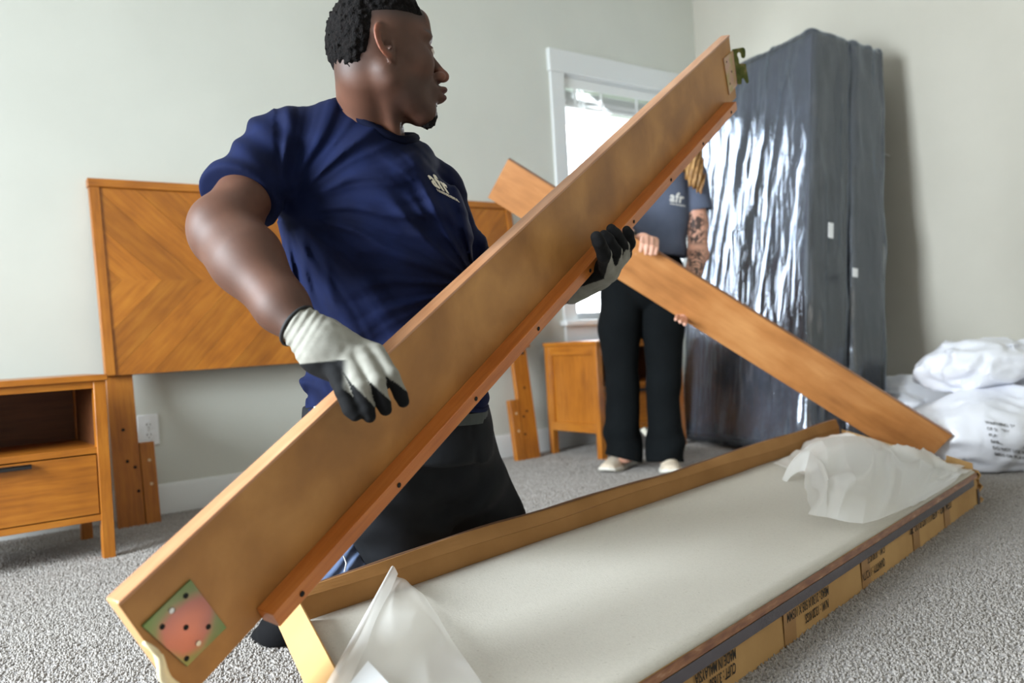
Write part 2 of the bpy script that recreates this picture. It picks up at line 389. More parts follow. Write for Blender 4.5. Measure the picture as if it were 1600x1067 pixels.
# ------------------------------------------------ nightstands
def nightstand(x0,y0,label,flip=False):
    """x0,y0: front left corner on the floor; front faces -Y"""
    Wd,D,Hh=.61,.405,.585
    t=empty('nightstand',(x0,y0,0),label,'nightstand','pair of honey brown nightstands')
    X=lambda a:x0+a
    p=.036
    for a,b_ in((0,0),(Wd-p,0),(0,D-p),(Wd-p,D-p)):
        # legs taper slightly towards the floor
        v=[]
        for z,e in((0,.004),(.565,0)):
            cx,cy=X(a),y0+b_
            sx=e if a==0 else 0;ex=0 if a==0 else e
            v+=[(cx+sx*0,cy,z),(cx+p,cy,z),(cx+p,cy+p,z),(cx,cy+p,z)]
        hexa('leg',v,wood_z,t,.002)
    box('top_panel',(X(-.006),y0-.008,.565),(X(Wd+.006),y0+D+.004,.585),wood_x,t,.003)
    box('top_rail',(X(p),y0+.006,.543),(X(Wd-p),y0+.03,.565),wood_x,t,.001)
    for sx in(0,Wd-.02):
        pa,pb=(.013,.018) if sx==0 else (.002,.007);box('side_panel',(X(sx+pa),y0+p,.155),(X(sx+pb),y0+D-p,.535),wood_z,t,.0)
        box('side_rail',(X(sx+.001),y0+p,.517),(X(sx+.019),y0+D-p,.565),wood_y,t,.001)
        box('side_rail',(X(sx+.001),y0+p,.128),(X(sx+.019),y0+D-p,.172),wood_y,t,.001)
        box('side_stile',(X(sx+.003),y0+p,.172),(X(sx+.017),y0+p+.016,.517),wood_z,t,.001)
        box('side_stile',(X(sx+.003),y0+D-p-.016,.172),(X(sx+.017),y0+D-p,.517),wood_z,t,.001)
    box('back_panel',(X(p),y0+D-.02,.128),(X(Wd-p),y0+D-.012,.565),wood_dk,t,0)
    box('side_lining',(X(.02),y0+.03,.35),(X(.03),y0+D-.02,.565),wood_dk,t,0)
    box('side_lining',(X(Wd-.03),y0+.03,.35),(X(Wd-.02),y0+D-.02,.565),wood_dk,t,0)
    box('shelf',(X(.02),y0+.004,.338),(X(Wd-.02),y0+D-.02,.358),wood_x,t,.001)
    dr=box('drawer',(X(p+.003),y0+.003,.148),(X(Wd-p-.003),y0+.022,.334),wood_x,t,.002)
    box('handle',(X(Wd/2-.085),y0-.016,.325),(X(Wd/2+.085),y0+.004,.329),black_m,dr,.001)
    box('handle',(X(Wd/2-.085),y0-.016,.316),(X(Wd/2+.085),y0-.013,.329),black_m,dr,.001)
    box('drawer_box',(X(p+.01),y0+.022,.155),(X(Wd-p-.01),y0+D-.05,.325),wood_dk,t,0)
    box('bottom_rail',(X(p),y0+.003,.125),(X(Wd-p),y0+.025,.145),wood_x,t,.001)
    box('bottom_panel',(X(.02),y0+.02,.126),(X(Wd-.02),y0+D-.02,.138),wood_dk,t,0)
    return t
nightstand(.553-.61,2.908,'honey brown nightstand with black drawer pull at left, in front of the headboard')
nightstand(2.775,3.04,'honey brown nightstand under the window, behind the standing woman')
tube('packing_strap',[(3.02,3.0,.13),(3.04,2.96,.075),(3.09,2.93,.03),(3.16,2.92,.012),(3.24,2.92,.012)],.014,mat('cream_foam',srgb(226,222,205),.6),None,8,ell=.6)
tag(bpy.data.objects['packing_strap'],'curved cream foam strip on the carpet behind the woman\'s shoes','packing strip')
# ------------------------------------------------ headboard leaning on the back wall
hz=1.24
hb_n=np.array([0,-1,-.13]);hb_n/=np.linalg.norm(hb_n)
hb_o=np.array([.6,3.345,0.])           # a point of the front plane at floor level
hb_up=np.array([0,.13,-1.])*-1;hb_up=np.array([0,.13,1.]);hb_up/=np.linalg.norm(hb_up)
hb_n=np.cross([1,0,0],hb_up);hb_n=-hb_n if hb_n[1]>0 else hb_n
def hbp(px,py): q=onplane(px,py,hb_o,hb_n)-hb_o;return q[0],q@hb_up
tl=hbp(132,278);bl_=hbp(171,587);tr=hbp(773,316);br=hbp(471,566.4);print('HB',tl,bl_,tr,br,hbp(187,836),hbp(238,827),hbp(826,717),hbp(852,711),hbp(229,726))
HX0=tl[0]*.5+bl_[0]*.5;HT=(tl[1]+tr[1])/2;HB0=(bl_[1]+br[1])/2;HX1=hbp(852,711)[0]
M=Matrix.Identity(4)
for i in range(3):
    M[i][0]=(1,0,0)[i];M[i][1]=-hb_n[i];M[i][2]=hb_up[i];M[i][3]=hb_o[i]
hb=empty('headboard',None,'wide honey brown headboard with chevron veneer leaning against the back wall','headboard',mat=M)
TH=.03;fr=.036
box('panel_core',(HX0+fr,.012,HB0),(HX1-fr,TH,HT-fr),wood_dk,hb,0,local=True)
box('side_stile',(HX0,0,HB0),(HX0+fr,TH,HT-fr*0.9),wood_z,hb,.002,local=True)
box('side_stile',(HX1-fr,0,HB0),(HX1,TH,HT-fr*0.9),wood_z,hb,.002,local=True)
box('top_rail',(HX0-.004,-.004,HT-fr*.9),(HX1+.004,TH+.002,HT),wood_x,hb,.002,local=True)
# chevron strips: left half points right, right half points left
vd=[wood('veneer_%s_%d'%(s,i),*[tuple(c*f for c in col) for col in(OD,OM,OL)],axis='X',rot=(0,r,0),k=10,rough=.36)
    for s,r in(('down',math.radians(-45)),('up',math.radians(45))) for i,f in enumerate((1.05,.86,1.0,.92))]
x0,x1,z0,z1=HX0+fr+.001,HX1-fr-.001,HB0,HT-fr*.9-.001;zm=(z0+z1)/2;xm=(x0+x1)/2
def clip(poly,ax,v,keep):
    out=[]
    for i in range(len(poly)):
        a,b=poly[i],poly[(i+1)%len(poly)];ia=(a[ax]-v)*keep>=0;ib=(b[ax]-v)*keep>=0
        if ia:out.append(a)
        if ia!=ib:
            t=(v-a[ax])/(b[ax]-a[ax]);out.append((a[0]+t*(b[0]-a[0]),a[1]+t*(b[1]-a[1])))
    return out
sw=.149;k=0
for side in(0,1):
    for half in(0,1):
        for i in range(-8,18):
            a,b=i*sw+.05,(i+1)*sw+.05-.0012
            # apex x offset along the centre line
            zo=(z1-zm) if half==0 else (z0-zm)
            H=abs(zo)
            poly=[(a,0),(b,0),(b-H,zo),(a-H,zo)]
            poly=[(x0+p[0],zm+p[1]) for p in poly] if side==0 else [(x1-p[0],zm+p[1]) for p in poly]
            lo,hi=(x0,xm-.0006) if side==0 else (xm+.0006,x1)
            for ax,v,kp in((0,lo,1),(0,hi,-1)):
                poly=clip(poly,ax,v,kp) if poly else poly
            if len(poly)<3 or (max(p[0] for p in poly)-min(p[0] for p in poly))<.004:continue
            dirn=0 if (half==0)==(side==0) else 1
            y=.006+(i%3)*.0005
            prism('veneer_strip',[(p[0],y,p[1]) for p in poly],(0,.012-y,0),vd[dirn*4+i%4],hb,0,local=True)
hole_m=dark_m
for s in(0,1):
    lx=HX0+.005 if s==0 else HX1-.005-.095
    box('leg',(lx,.032,.0),(lx+.095,.058,HB0+.12),wood_z,hb,.002,local=True)
    sx=lx+.097 if s==0 else lx-.055
    box('leg_block',(sx,.030,.0),(sx+.053,.062,.315),wood_z,hb,.002,local=True)
    for (fx,fz) in((.045,.37),(.05,.25),(.075,.225),(.08,.135)):
        ff=fx if s==0 else .095-fx
        disc('bolt_hole',(lx+ff,.0315,fz),(0,-1,0),.006,.0012,hole_m,hb,10,local=True)
    for fz in(.245,.155): disc('dowel',(sx+.03,.0295,fz),(0,-1,0),.006,.0012,mat('pale_dowel',srgb(215,190,150),.6),hb,10,local=True)
disc('leg_bolt',(HX1-.06,.0,HB0-.03),(0,-1,0),.007,.012,black_m,hb,8,local=True)
# ================================================ bed rails
rail_face=noisy('rail_face_satin',[(.25,srgb(136,90,44)),(.5,srgb(166,115,58)),(.75,srgb(194,141,78))],7,.5,stretch=(1,1.6,1),detail=5,bump=.08,bscale=420,bdist=.0008,dist=.3)
rail_edge=wood('rail_edge_wood',srgb(160,108,72),srgb(184,132,94),srgb(200,152,114),'X',rough=.28)  # edge wood lightened pinkish, window reflection put into the base colour
cleat_m=wood('cleat_wood',srgb(164,88,30),srgb(188,108,44),srgb(206,128,62),'X',rough=.32)
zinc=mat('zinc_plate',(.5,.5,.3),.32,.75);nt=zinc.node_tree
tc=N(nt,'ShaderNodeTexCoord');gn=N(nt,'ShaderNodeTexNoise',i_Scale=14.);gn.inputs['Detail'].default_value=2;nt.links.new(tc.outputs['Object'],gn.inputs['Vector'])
mpz=N(nt,'ShaderNodeMapping');mpz.vector_type='POINT';nt.links.new(tc.outputs['Object'],mpz.inputs[0]);mpz.inputs['Location'].default_value=(-.0,0,.0);zinc_map=mpz;vl=N(nt,'ShaderNodeVectorMath');vl.operation='LENGTH';nt.links.new(mpz.outputs[0],vl.inputs[0]);ma=N(nt,'ShaderNodeMath');ma.operation='MULTIPLY_ADD';nt.links.new(vl.outputs['Value'],ma.inputs[0]);ma.inputs[1].default_value=14.;mb=N(nt,'ShaderNodeMath');mb.operation='MULTIPLY_ADD';nt.links.new(gn.outputs['Fac'],mb.inputs[0]);mb.inputs[1].default_value=.5;mb.inputs[2].default_value=-.25;nt.links.new(mb.outputs[0],ma.inputs[2]);nt.links.new(ramp(nt,ma.outputs[0],[(.15,srgb(196,124,104)),(.42,srgb(176,116,104)),(.6,srgb(130,134,96)),(.85,srgb(108,134,84))]),nt.nodes['Principled BSDF'].inputs['Base Color'])  # green zinc, the salmon centre is a painted reflection of skin
olive=noisy('olive_zinc_hook',[(.35,srgb(86,96,40)),(.55,srgb(120,122,60)),(.7,srgb(168,150,110))],40,.35,metal=.7) if False else noisy('olive_zinc_hook',[(.35,srgb(70,82,34)),(.55,srgb(104,108,52)),(.72,srgb(168,140,110))],30,.35)
olive.node_tree.nodes['Principled BSDF'].inputs['Metallic'].default_value=.6
def rail(A,B,C_,name,label,cat,zA=None,W=None,thick=.024,fm=rail_face,em=rail_edge):
    a,b,c=[np.array([(x-800)/FPX,(533.5-y)/FPX,1]) for x,y in(A,B,C_[0])];d=np.array([(C_[1][0]-800)/FPX,(533.5-C_[1][1])/FPX,1])
    Mx=np.stack([a,-b,-c,d],1);v=np.linalg.svd(Mx)[2][-1];v=v/v[0]
    w_=b*v[1]-a*v[0];l_=c*v[2]-a*v[0]
    s=zA if zA else W/np.linalg.norm(w_)
    o=cam2w([a*v[0]*s])[0];l=cam2w([c*v[2]*s])[0]-o;L=np.linalg.norm(l);l/=L
    w=cam2w([b*v[1]*s])[0]-o;w-=l*(w@l);Wd=np.linalg.norm(w);w/=Wd
    n=np.cross(w,l)
    if n@(o-CC)<0:n=-n         # n points away from the lens
    # right-handed: x=l, y=n, z=-w  or mirrored
    z=-w
    if np.dot(np.cross(l,n),z)<0: print('mirror',name)
    Mm=Matrix.Identity(4)
    for i in range(3):Mm[i][0]=l[i];Mm[i][1]=n[i];Mm[i][2]=z[i];Mm[i][3]=o[i]
    t=empty(name,None,label,cat,'bed side rails',mat=Mm)
    print(name,'L',L,'W',Wd,'o',o,'end',o+l*L)
    return t,L,Wd,o,l,w,n
RT,RL,RW,Ro,Rl,Rw,Rn=rail((186,943),(303,1085),((1140,55),(1153,150)),'bed_rail','long brown bed rail held diagonally by the kneeling man, nearest','bed rail',zA=.975)
box('board',(0,.0015,-RW),(RL,.024,0),rail_face,RT,.0012,local=True)
box('edge_band',(0,-.0004,-.0035),(RL,.0255,.0015),rail_edge,RT,.001,local=True)
box('end_grain',(-.0015,.0005,-RW),(.0,.0245,0),mat('end_grain',srgb(196,150,100),.7),RT,0,local=True)
# cleat along the lower edge, screwed on
cx0,cx1=.135,RL-.10
box('cleat',(cx0,-.034,-RW-.003),(cx1,.001,-RW+.021),cleat_m,RT,.0012,local=True)
for i in range(9):
    u=cx0+.05+(cx1-cx0-.1)*i/8
    disc('screw_hole',(u,-.0345,-RW+.008),(0,-1,0),.0042,.0008,dark_m,RT,10,local=True)
# torn pale edging at the near end
pts=[]
for i in range(13):
    u=i/12;pts.append((-.003+.004*math.sin(u*9),-.001-.005*math.sin(u*5)**2,-RW*(.36+.62*u)))
tube('torn_edging',pts,[.0022+.0035*math.sin(math.pi*i/12) for i in range(13)],mat('pale_raw_wood',srgb(238,222,180),.6),RT,8,local=True,ell=1.3)
# square mounting plate near the near end
def r2l(px,py):
    q=onplane(px,py,Ro,Rn)-Ro;return q@Rl,-(q@Rw)
cs=[r2l(297,905),r2l(353,980),r2l(291,1041),r2l(221,978)]
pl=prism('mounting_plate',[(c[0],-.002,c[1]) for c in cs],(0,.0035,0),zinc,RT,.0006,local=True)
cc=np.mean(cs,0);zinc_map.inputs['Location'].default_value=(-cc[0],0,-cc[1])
for (px,py) in((288.7,930),(252,978.5),(289,979.5),(324,978.5),(290,1028),(268,953)):
    c=r2l(px,py);disc('plate_hole',(c[0],-.0022,c[1]),(0,-1,0),.0036,.0006,dark_m,pl,10,local=True)
for (px,py) in((308,1004),(266,953)):
    c=r2l(px,py);disc('rivet',(c[0],-.002,c[1]),(0,-1,0),.0036,.0014,steel_m,pl,10,local=True)
# hook bracket at the far end
cs=[r2l(1130,92),r2l(1145,78),r2l(1151,133),r2l(1139,148)]
bp_=prism('bracket_plate',[(c[0],-.002,c[1]) for c in cs],(0,.003,0),noisy('pinkish_zinc',[(.35,srgb(170,150,80)),(.5,srgb(190,150,120)),(.65,srgb(186,140,130))],25,.35),RT,.0005,local=True)
for (px,py) in((1134,97),(1139.5,131),(1142,112)):
    c=r2l(px,py);disc('plate_hole',(c[0],-.0022,c[1]),(0,-1,0),.003,.0006,dark_m,bp_,8,local=True)
c0=r2l(1144.5,80);e_=Rl*.80-Rn*.60   # hook flange direction
e_/=np.linalg.norm(e_);fn_=np.cross(e_,Rw);fn_/=np.linalg.norm(fn_)
fo=Ro+Rl*c0[0]-Rw*c0[1]-Rn*.002
out=[(430,315),(540,295),(556,303),(565,330),(565,385),(552,408),(532,404),(524,385),(522,362),(508,345),(493,345),(481,358),(480,378),(494,410),(500,463),(568,463),(585,560),(602,655),(585,670),(570,655),(552,622),(538,612),(527,625),(523,678),(488,680)]
hk=[onplane(1080+x/6.67,30+y/6.67,fo,fn_) for x,y in out]
def tri_prism(name,poly3,off,mt,parent):
    from mathutils.geometry import tessellate_polygon
    n=len(poly3);a=np.array(poly3);b=a+off
    u=a[1]-a[0];u/=np.linalg.norm(u);k=np.array(off)/np.linalg.norm(off);v=np.cross(k,u)
    T=tessellate_polygon([[Vector(((p-a[0])@u,(p-a[0])@v,0)) for p in a]])
    fs=[tuple(t) for t in T]+[tuple(n+i for i in t[::-1]) for t in T]+[(i,(i+1)%n,n+(i+1)%n,n+i) for i in range(n)]
    o=raw(name,np.vstack([a,b]),fs,mt,parent)
    bm=bmesh.new();bm.from_mesh(o.data);bmesh.ops.recalc_face_normals(bm,faces=bm.faces);bm.to_mesh(o.data);bm.free();return o
tri_prism('hook_flange',hk,fn_*.003,olive,RT)
# second rail, held by the woman
rail2_face=wood('rail_two_veneer',srgb(148,94,48),srgb(178,118,64),srgb(198,140,84),'X',rough=.42,scale=3,k=7)
r2_edge=wood('rail_two_edge',srgb(120,76,40),srgb(146,94,52),srgb(160,108,64),'X',rough=.45)
R2,L2,W2,o2,l2,w2_,n2=rail((794,249),(764,310),((1488,681),(1439,733)),'bed_rail','light brown bed rail held slanting by the standing woman','bed rail',W=.178,fm=rail2_face)
box('board',(0,.0,-W2),(L2,.022,0),rail2_face,R2,.0014,local=True)
box('edge_band',(-.001,-.0004,-.002),(L2+.001,.0225,.0015),r2_edge,R2,.0008,local=True)
box('end_cap',(-.0015,-.0004,-W2),(.0005,.0225,0),rail_edge,R2,.0005,local=True)
cl=box('cleat',(.12,.022,-W2-.002),(L2-.12,.044,-W2+.02),cleat_m,R2,.001,local=True)
# ================================================ long cardboard carton
card=noisy('cardboard',[(.3,srgb(184,144,94)),(.7,srgb(206,166,112))],5,.8,stretch=(1,1,1),bump=.1,bscale=60,bdist=.002,spec=.2)
card_in=noisy('cardboard_inside',[(.3,srgb(150,108,62)),(.7,srgb(168,124,76))],6,.85,bump=.1,bscale=60,bdist=.002,spec=.2)
card_edge=mat('cardboard_torn_edge',srgb(96,64,38),.9)
foam_m=noisy('white_foam_sheet',[(.3,srgb(192,187,176)),(.6,srgb(198,193,182)),(.78,srgb(176,170,158))],120,.75,bump=.25,bscale=260,bdist=.0015)
FRc=np.array([2.801,1.294,0.]);FB=np.array([1.165,.964,0.])
bd=(FB-FRc);bd/=np.linalg.norm(bd);LB=2.41          # from right end towards the near left end
bn=np.array([bd[1],-bd[0],0]);bn=bn if bn[1]>0 else -bn
WB=.505;HF=.105;HR=.172                              # the rear edge of the carton stands higher
def bp(s,t,z): return FRc+bd*(s-.20*t/.505)+bn*t+np.array([0,0,z])  # s along, t to the rear, z up
bxr=empty('cardboard_carton',tuple(bp(LB/2,WB/2,0)),'long open brown cardboard carton with printed side, on the carpet in front','box')
ss=np.linspace(0,LB,44)
def strip(name,fa,fb,off,mt,wob=0,seed=0,parent=bxr,th=.004,rows=1):
    """a panel between two edge curves with thickness along off"""
    off=np.array(off,float);V=[]
    for k,s in enumerate(ss):
        for r in range(rows+1):
            q=r/rows;p=np.array(fa(s))*(1-q)+np.array(fb(s))*q
            V.append(p)
    V=np.array(V)
    if wob: V=V+ (vnoise(V,3.1,seed)*wob)[:,None]*off/np.linalg.norm(off)
    n=len(V);V2=V+off*th/np.linalg.norm(off);Vt=np.vstack([V,V2]);F_=[];R_=rows+1;S_=len(ss)
    for k in range(S_-1):
        for r in range(rows):
            a=k*R_+r;b=a+1;c=a+R_+1;d=a+R_
            F_+= [(a,b,c,d),(n+a,n+d,n+c,n+b)]
        a=k*R_;d=a+R_;F_.append((a,d,n+d,n+a));a=k*R_+rows;d=a+R_;F_.append((a,n+a,n+d,d))
    for k in(0,S_-1):
        for r in range(rows):
            a=k*R_+r;F_.append((a,a+1,n+a+1,n+a))
    o=raw(name,Vt,F_,mt,parent,smooth=False)
    bm=bmesh.new();bm.from_mesh(o.data);bmesh.ops.recalc_face_normals(bm,faces=bm.faces);bm.to_mesh(o.data);bm.free()
    return o
wv=lambda s,a,b,sd:a*math.sin(s*b+sd)+.5*a*math.sin(s*b*2.3+sd*2)
# front wall, printed
strip('front_panel',lambda s:bp(s,0,0),lambda s:bp(s,.004,HF-.003+wv(s,.0012,7,1)),-bn,card,rows=3)
strip('bottom_panel',lambda s:bp(s,0.0,.001),lambda s:bp(s,WB,.001),(0,0,1),card)
rz=lambda s:HR+.036+wv(s,.003,5,2)
tz=lambda s:HR+.066-.012*s/LB+wv(s,.003,4,.5)
strip('rear_panel',lambda s:bp(s,WB,0),lambda s:bp(s,WB+.003,rz(s)),bn,card_in,rows=3)
strip('rear_flap',lambda s:bp(s,WB+.003,rz(s)+.0005),lambda s:bp(s,WB+.018+wv(s,.005,6,3),tz(s)),bn,card_in,rows=3,wob=.004,seed=3)
strip('torn_edge',lambda s:bp(s,WB+.017+wv(s,.005,6,3),tz(s)-.0005),lambda s:bp(s,WB+.022+wv(s,.005,6,3),tz(s)+.0012+.0008*math.sin(s*90)),bn,card_edge)
# end walls (their top follows the slope from front to rear)
def endwall(name,s,dirn,hf,hr,flare,mt):
    a=bp(s,0,0);b=bp(s,WB,0);c=bp(s+dirn*flare,WB,hr);d=bp(s+dirn*flare,0,hf);o=bd*dirn*.004
    v=[a,b,b+o,a+o,d,c,c+o,d+o]
    q=raw(name,v,BOXF,mt,bxr);bm=bmesh.new();bm.from_mesh(q.data);bmesh.ops.recalc_face_normals(bm,faces=bm.faces);bm.to_mesh(q.data);bm.free();return q
endwall('end_panel',LB,1,HF+.01,HR+.035,.0,card)
# folded flap hanging down outside the near left end
fl=[bp(LB+.004,WB+.004,HR+.040),bp(LB+.004,-.002,HF+.012),bp(LB+.048,-.002,HF-.012),bp(LB+.048,WB+.0,HR+.016)]
nn=np.cross(fl[1]-fl[0],fl[3]-fl[0]);nn/=np.linalg.norm(nn);prism('end_flap',fl,nn*.004,card,bxr,.001)
endwall('end_panel',0,-1,HF+.004,HR+.03,.012,card)
# right end: small raised flap, crumpled corner and tape
f2=[bp(-.004,.005,HF-.01),bp(.0,.008,HF+.028),bp(.03,.085,HF+.050),bp(.035,.09,HF-.01)]
nn=np.cross(f2[1]-f2[0],f2[3]-f2[0]);nn/=np.linalg.norm(nn);prism('corner_flap',f2,nn*.004,card,bxr,.001)
cm=[]
Vc=[];
for i in range(9):
    for j in range(7):
        z=HF*1.02*i/8;t=-.008+.055*j/6
        Vc.append(bp(-.012-.012*math.sin(i*1.7+j*1.1)-.01*math.sin(i/8*3.1)-.01*(i%3==1),t-.006*math.sin(i*2.1),z))
raw('crumpled_corner',Vc,[(i*7+j,i*7+j+1,(i+1)*7+j+1,(i+1)*7+j) for i in range(8) for j in range(6)],card,bxr).modifiers.new('t','SOLIDIFY').thickness=.004
prism('torn_tab',[bp(-.03,.0,.02),bp(-.06,.02,.05),bp(-.058,.028,.095),bp(-.03,.01,.085)],bn*.004,card,bxr,.001)
tape=mat('grey_purple_tape',srgb(74,66,74),.25,**{'Coat Weight':.4})
strip('tape_stripe',lambda s:bp(max(.05,s),-.0062,HF*.66-.004*s/LB),lambda s:bp(max(.05,s),-.0060,HF*.85-.002*s/LB),-bn,tape,th=.0006)
strip('tape_gloss',lambda s:bp(s+.0,-.0055,HF*.85),lambda s:bp(s,-.002,HF*.985),-bn,noisy('torn_liner',[(.35,srgb(120,72,44)),(.6,srgb(156,104,66)),(.75,srgb(196,160,132))],22,.4,stretch=(1,1,5)),th=.0005)
prism('corner_tape',[bp(.012,-.0065,0),bp(-.012,-.0062,0),bp(-.012,-.0062,HF*.5),bp(.012,-.0065,HF*.5)],-bn*.001,tape,bxr)
foam=[]
# foam insert: slightly domed slab filling the carton
nu,nv=60,14;V=[]
for i in range(nu+1):
    for j in range(nv+1):
        s=.006+(LB-.012)*i/nu;t=.001+(WB-.004)*j/nv;z=HF+.004+(HR-HF-.004)*(j/nv)-.010*math.sin(math.pi*j/nv)
        V.append(bp(s,t,z))
V=np.array(V);V[:,2]+=.0012*vnoise(V,7,2);n=len(V);Vb=V-np.array([0,0,.012])
Fc=[(i*(nv+1)+j,i*(nv+1)+j+1,(i+1)*(nv+1)+j+1,(i+1)*(nv+1)+j) for i in range(nu) for j in range(nv)]
rim=[j for j in range(nv+1)]+[i*(nv+1)+nv for i in range(1,nu+1)]+[nu*(nv+1)+j for j in range(nv-1,-1,-1)]+[i*(nv+1) for i in range(nu-1,0,-1)]
Fa=Fc+[tuple(n+k for k in f[::-1]) for f in Fc]+[(rim[k],n+rim[k],n+rim[(k+1)%len(rim)],rim[(k+1)%len(rim)]) for k in range(len(rim))]
fm_=raw('foam_insert',np.vstack([V,Vb]),Fa,foam_m,None,smooth=True)
bm=bmesh.new();bm.from_mesh(fm_.data);bmesh.ops.recalc_face_normals(bm,faces=bm.faces);bm.to_mesh(fm_.data);bm.free()
tag(fm_,'long off-white speckled foam sheet lying inside the open cardboard carton','foam sheet')
# printed lines, upside down on the front side
ink=mat('black_ink',(.02,.017,.015),.8)
def on_front(px,py): q=onplane(px,py,bp(0,-.0045,0),bn);return q
def printed(body,p0,p1,h):
    """baseline from the first to the last character; the print is upside down on the carton"""
    q=on_front(*p0);L_=np.linalg.norm(on_front(*p1)-q)
    co,me=text3d('m',body,h,None,None,None,None,None,0,0);wd_=co[:,0].max();bpy.data.meshes.remove(me)
    put_text('printed_text',body,h,q-bn*.0006,bd,(0,0,-1),ink,bxr,bold=.0002,depth=.0002,sx=L_/wd_)
printed('ITEM NO. : AFR111187-B100-70',(1486,780),(1422,829),.033)
printed('G.W. : 18.30 KGS',(1382,851),(1355,870),.0265);printed('QUANTITY : 1 PCS/TN',(1382,872),(1347,897),.0265)
printed('MEAS : 2130 X 505 X 105MM',(1294,915),(1229,957),.0265);printed('N.W. : 13.20 KGS',(1294,935),(1258,960),.0265)
printed('MADE IN MALAYSIA',(1149,1012),(1085,1050),.0265);printed('CUFT : 3.1630',(1149,1034),(1108,1058),.0265)
for s in(.33,.62,1.0,1.42): 
    prism('kraft_tape',[bp(s,-.0048,.002),bp(s+.055,-.0048,.002),bp(s+.055,-.0046,HF*.64),bp(s,-.0046,HF*.64)],-bn*.0004,mat('brown_parcel_tape',srgb(172,130,82),.4),bxr)
# translucent packing film
film=mat('white_film',srgb(240,240,238),.35);nt=film.node_tree;b=nt.nodes['Principled BSDF']
def filmmat(name,col,alpha,rough):
    m=mat(name,col,rough);nt=m.node_tree;b=nt.nodes['Principled BSDF'];out_=[x for x in nt.nodes if x.type=='OUTPUT_MATERIAL'][0]
    tr=N(nt,'ShaderNodeBsdfTransparent');tl_=N(nt,'ShaderNodeBsdfTranslucent');tl_.inputs[0].default_value=(*col,1)
    m1=N(nt,'ShaderNodeMixShader');m1.inputs[0].default_value=.35;nt.links.new(b.outputs[0],m1.inputs[1]);nt.links.new(tl_.outputs[0],m1.inputs[2])
    m2=N(nt,'ShaderNodeMixShader');m2.inputs[0].default_value=alpha;nt.links.new(tr.outputs[0],m2.inputs[1]);nt.links.new(m1.outputs[0],m2.inputs[2]);nt.links.new(m2.outputs[0],out_.inputs[0])
    return m
film=filmmat('white_film_thin',srgb(244,243,240),.62,.35)
film2=filmmat('white_film_thick',srgb(244,243,240),.86,.3)
def sheet(name,fn,nu,nv,mt,parent=None):
    V=np.array([fn(i/nu,j/nv) for i in range(nu+1) for j in range(nv+1)])
    Fc=np.array([(i*(nv+1)+j,i*(nv+1)+j+1,(i+1)*(nv+1)+j+1,(i+1)*(nv+1)+j) for i in range(nu) for j in range(nv)])
    return raw(name,V,Fc,mt,parent,smooth=True)
def foamz(t): q=t/WB;return HF+.004+(HR-HF-.004)*q-.010*math.sin(math.pi*q)
fmE=empty('packing_film',tuple(bp(.25,.2,HF)),'crumpled translucent white film heaped at the far end of the carton','packing film')
rn=lambda x,y,s,sd:float(vnoise(np.array([[x,y,sd*3.7]]),s,sd)[0])
def ridged(x,y,s,sd): return 1-abs(rn(x,y,s,sd))*2
def fA(u,v):
    s=.02+u*.62;t=.004+v*(WB-.03)
    env=math.exp(-((s-.22)/.23)**2)*math.exp(-((t-.33)/.19)**2)
    z=foamz(t)+.004+.050*env*(.8+.5*ridged(s,t,6,1)) + .012*ridged(s,t,14,2)*min(1,env*3+.25)
    return bp(s+.03*rn(s,t,7,4)*env*2,t+.03*rn(s,t,7,5)*env*2,z+.003*rn(s,t,20,9))
sheet('film_sheet',fA,90,80,film2,fmE)
Tpx=np.array([(1256,790),(1258,735),(1266,704),(1284,688),(1310,681),(1345,681),(1372,688),(1398,708),(1420,712),(1436,728),(1462,738),(1490,742)],float)
Bpx=np.array([(1262,803),(1276,806),(1292,808),(1308,812),(1326,816),(1348,818),(1372,812),(1396,802),(1420,792),(1442,782),(1468,768),(1492,752)],float)
def fB(u,v):     # arch of film standing up from the foam and curling over
    k=u*(len(Tpx)-1);i_=min(int(k),len(Tpx)-2);q=k-i_;q=q*q*(3-2*q)*.6+q*.4
    tp=Tpx[i_]*(1-q)+Tpx[i_+1]*q;bt=Bpx[i_]*(1-q)+Bpx[i_+1]*q
    T=onplane(tp[0],tp[1],bp(0,.31-.10*u,0),bn);B=onz(bt[0],bt[1],.150-.022*u)
    p=T*(1-v)+B*v;bul=math.sin(math.pi*v)*(.03+.035*ridged(u*3,v*.6,2.3,21))
    return p+np.array([0,0,1.])*bul*.55-bn*bul*.6+np.array([0,0,.012])*ridged(u*5,v*2.2,2.1,22)*math.sin(math.pi*min(1,v*1.1+.02))
sheet('film_fold',fB,110,50,film,fmE)
def fB2(u,v):    # inner curl behind the arch
    k=u*(len(Tpx)-1)*.7+1;i_=min(int(k),len(Tpx)-2);q=k-i_;tp=Tpx[i_]*(1-q)+Tpx[i_+1]*q
    T=onplane(tp[0],tp[1]+1,bp(0,.31-.10*u,0),bn);return T+bn*(.10*v)+np.array([0,0,-1.])*(.10*v*v)+np.array([0,0,.008])*ridged(u*4,v,3,23)*v
sheet('film_fold',fB2,60,20,film,fmE)
def fC(u,v):
    s=.05+u*.34;t=.02+v*.33
    env=math.sin(math.pi*u)*math.sin(math.pi*min(1,v*1.15)) if v<.87 else 0
    return bp(s,t+.02*rn(s,t,9,2),foamz(t)+.012+.075*max(0,env)*abs(ridged(s,t,9,11))+.01*ridged(s,t,22,12))
sheet('film_sheet',fC,60,50,film,fmE)
f2e=empty('film_scrap',tuple(bp(LB-.2,WB-.1,HR)),'torn translucent film scrap with a pointed tip leaning on the carton wall, near left','packing film')
tip=bp(0,0,0)
Z1=1.52
c=[P(610,893,1.555),P(652,918,1.57),P(700,1000,1.42),P(640,1100,1.25),P(500,1100,1.22),P(585,940,1.50)]
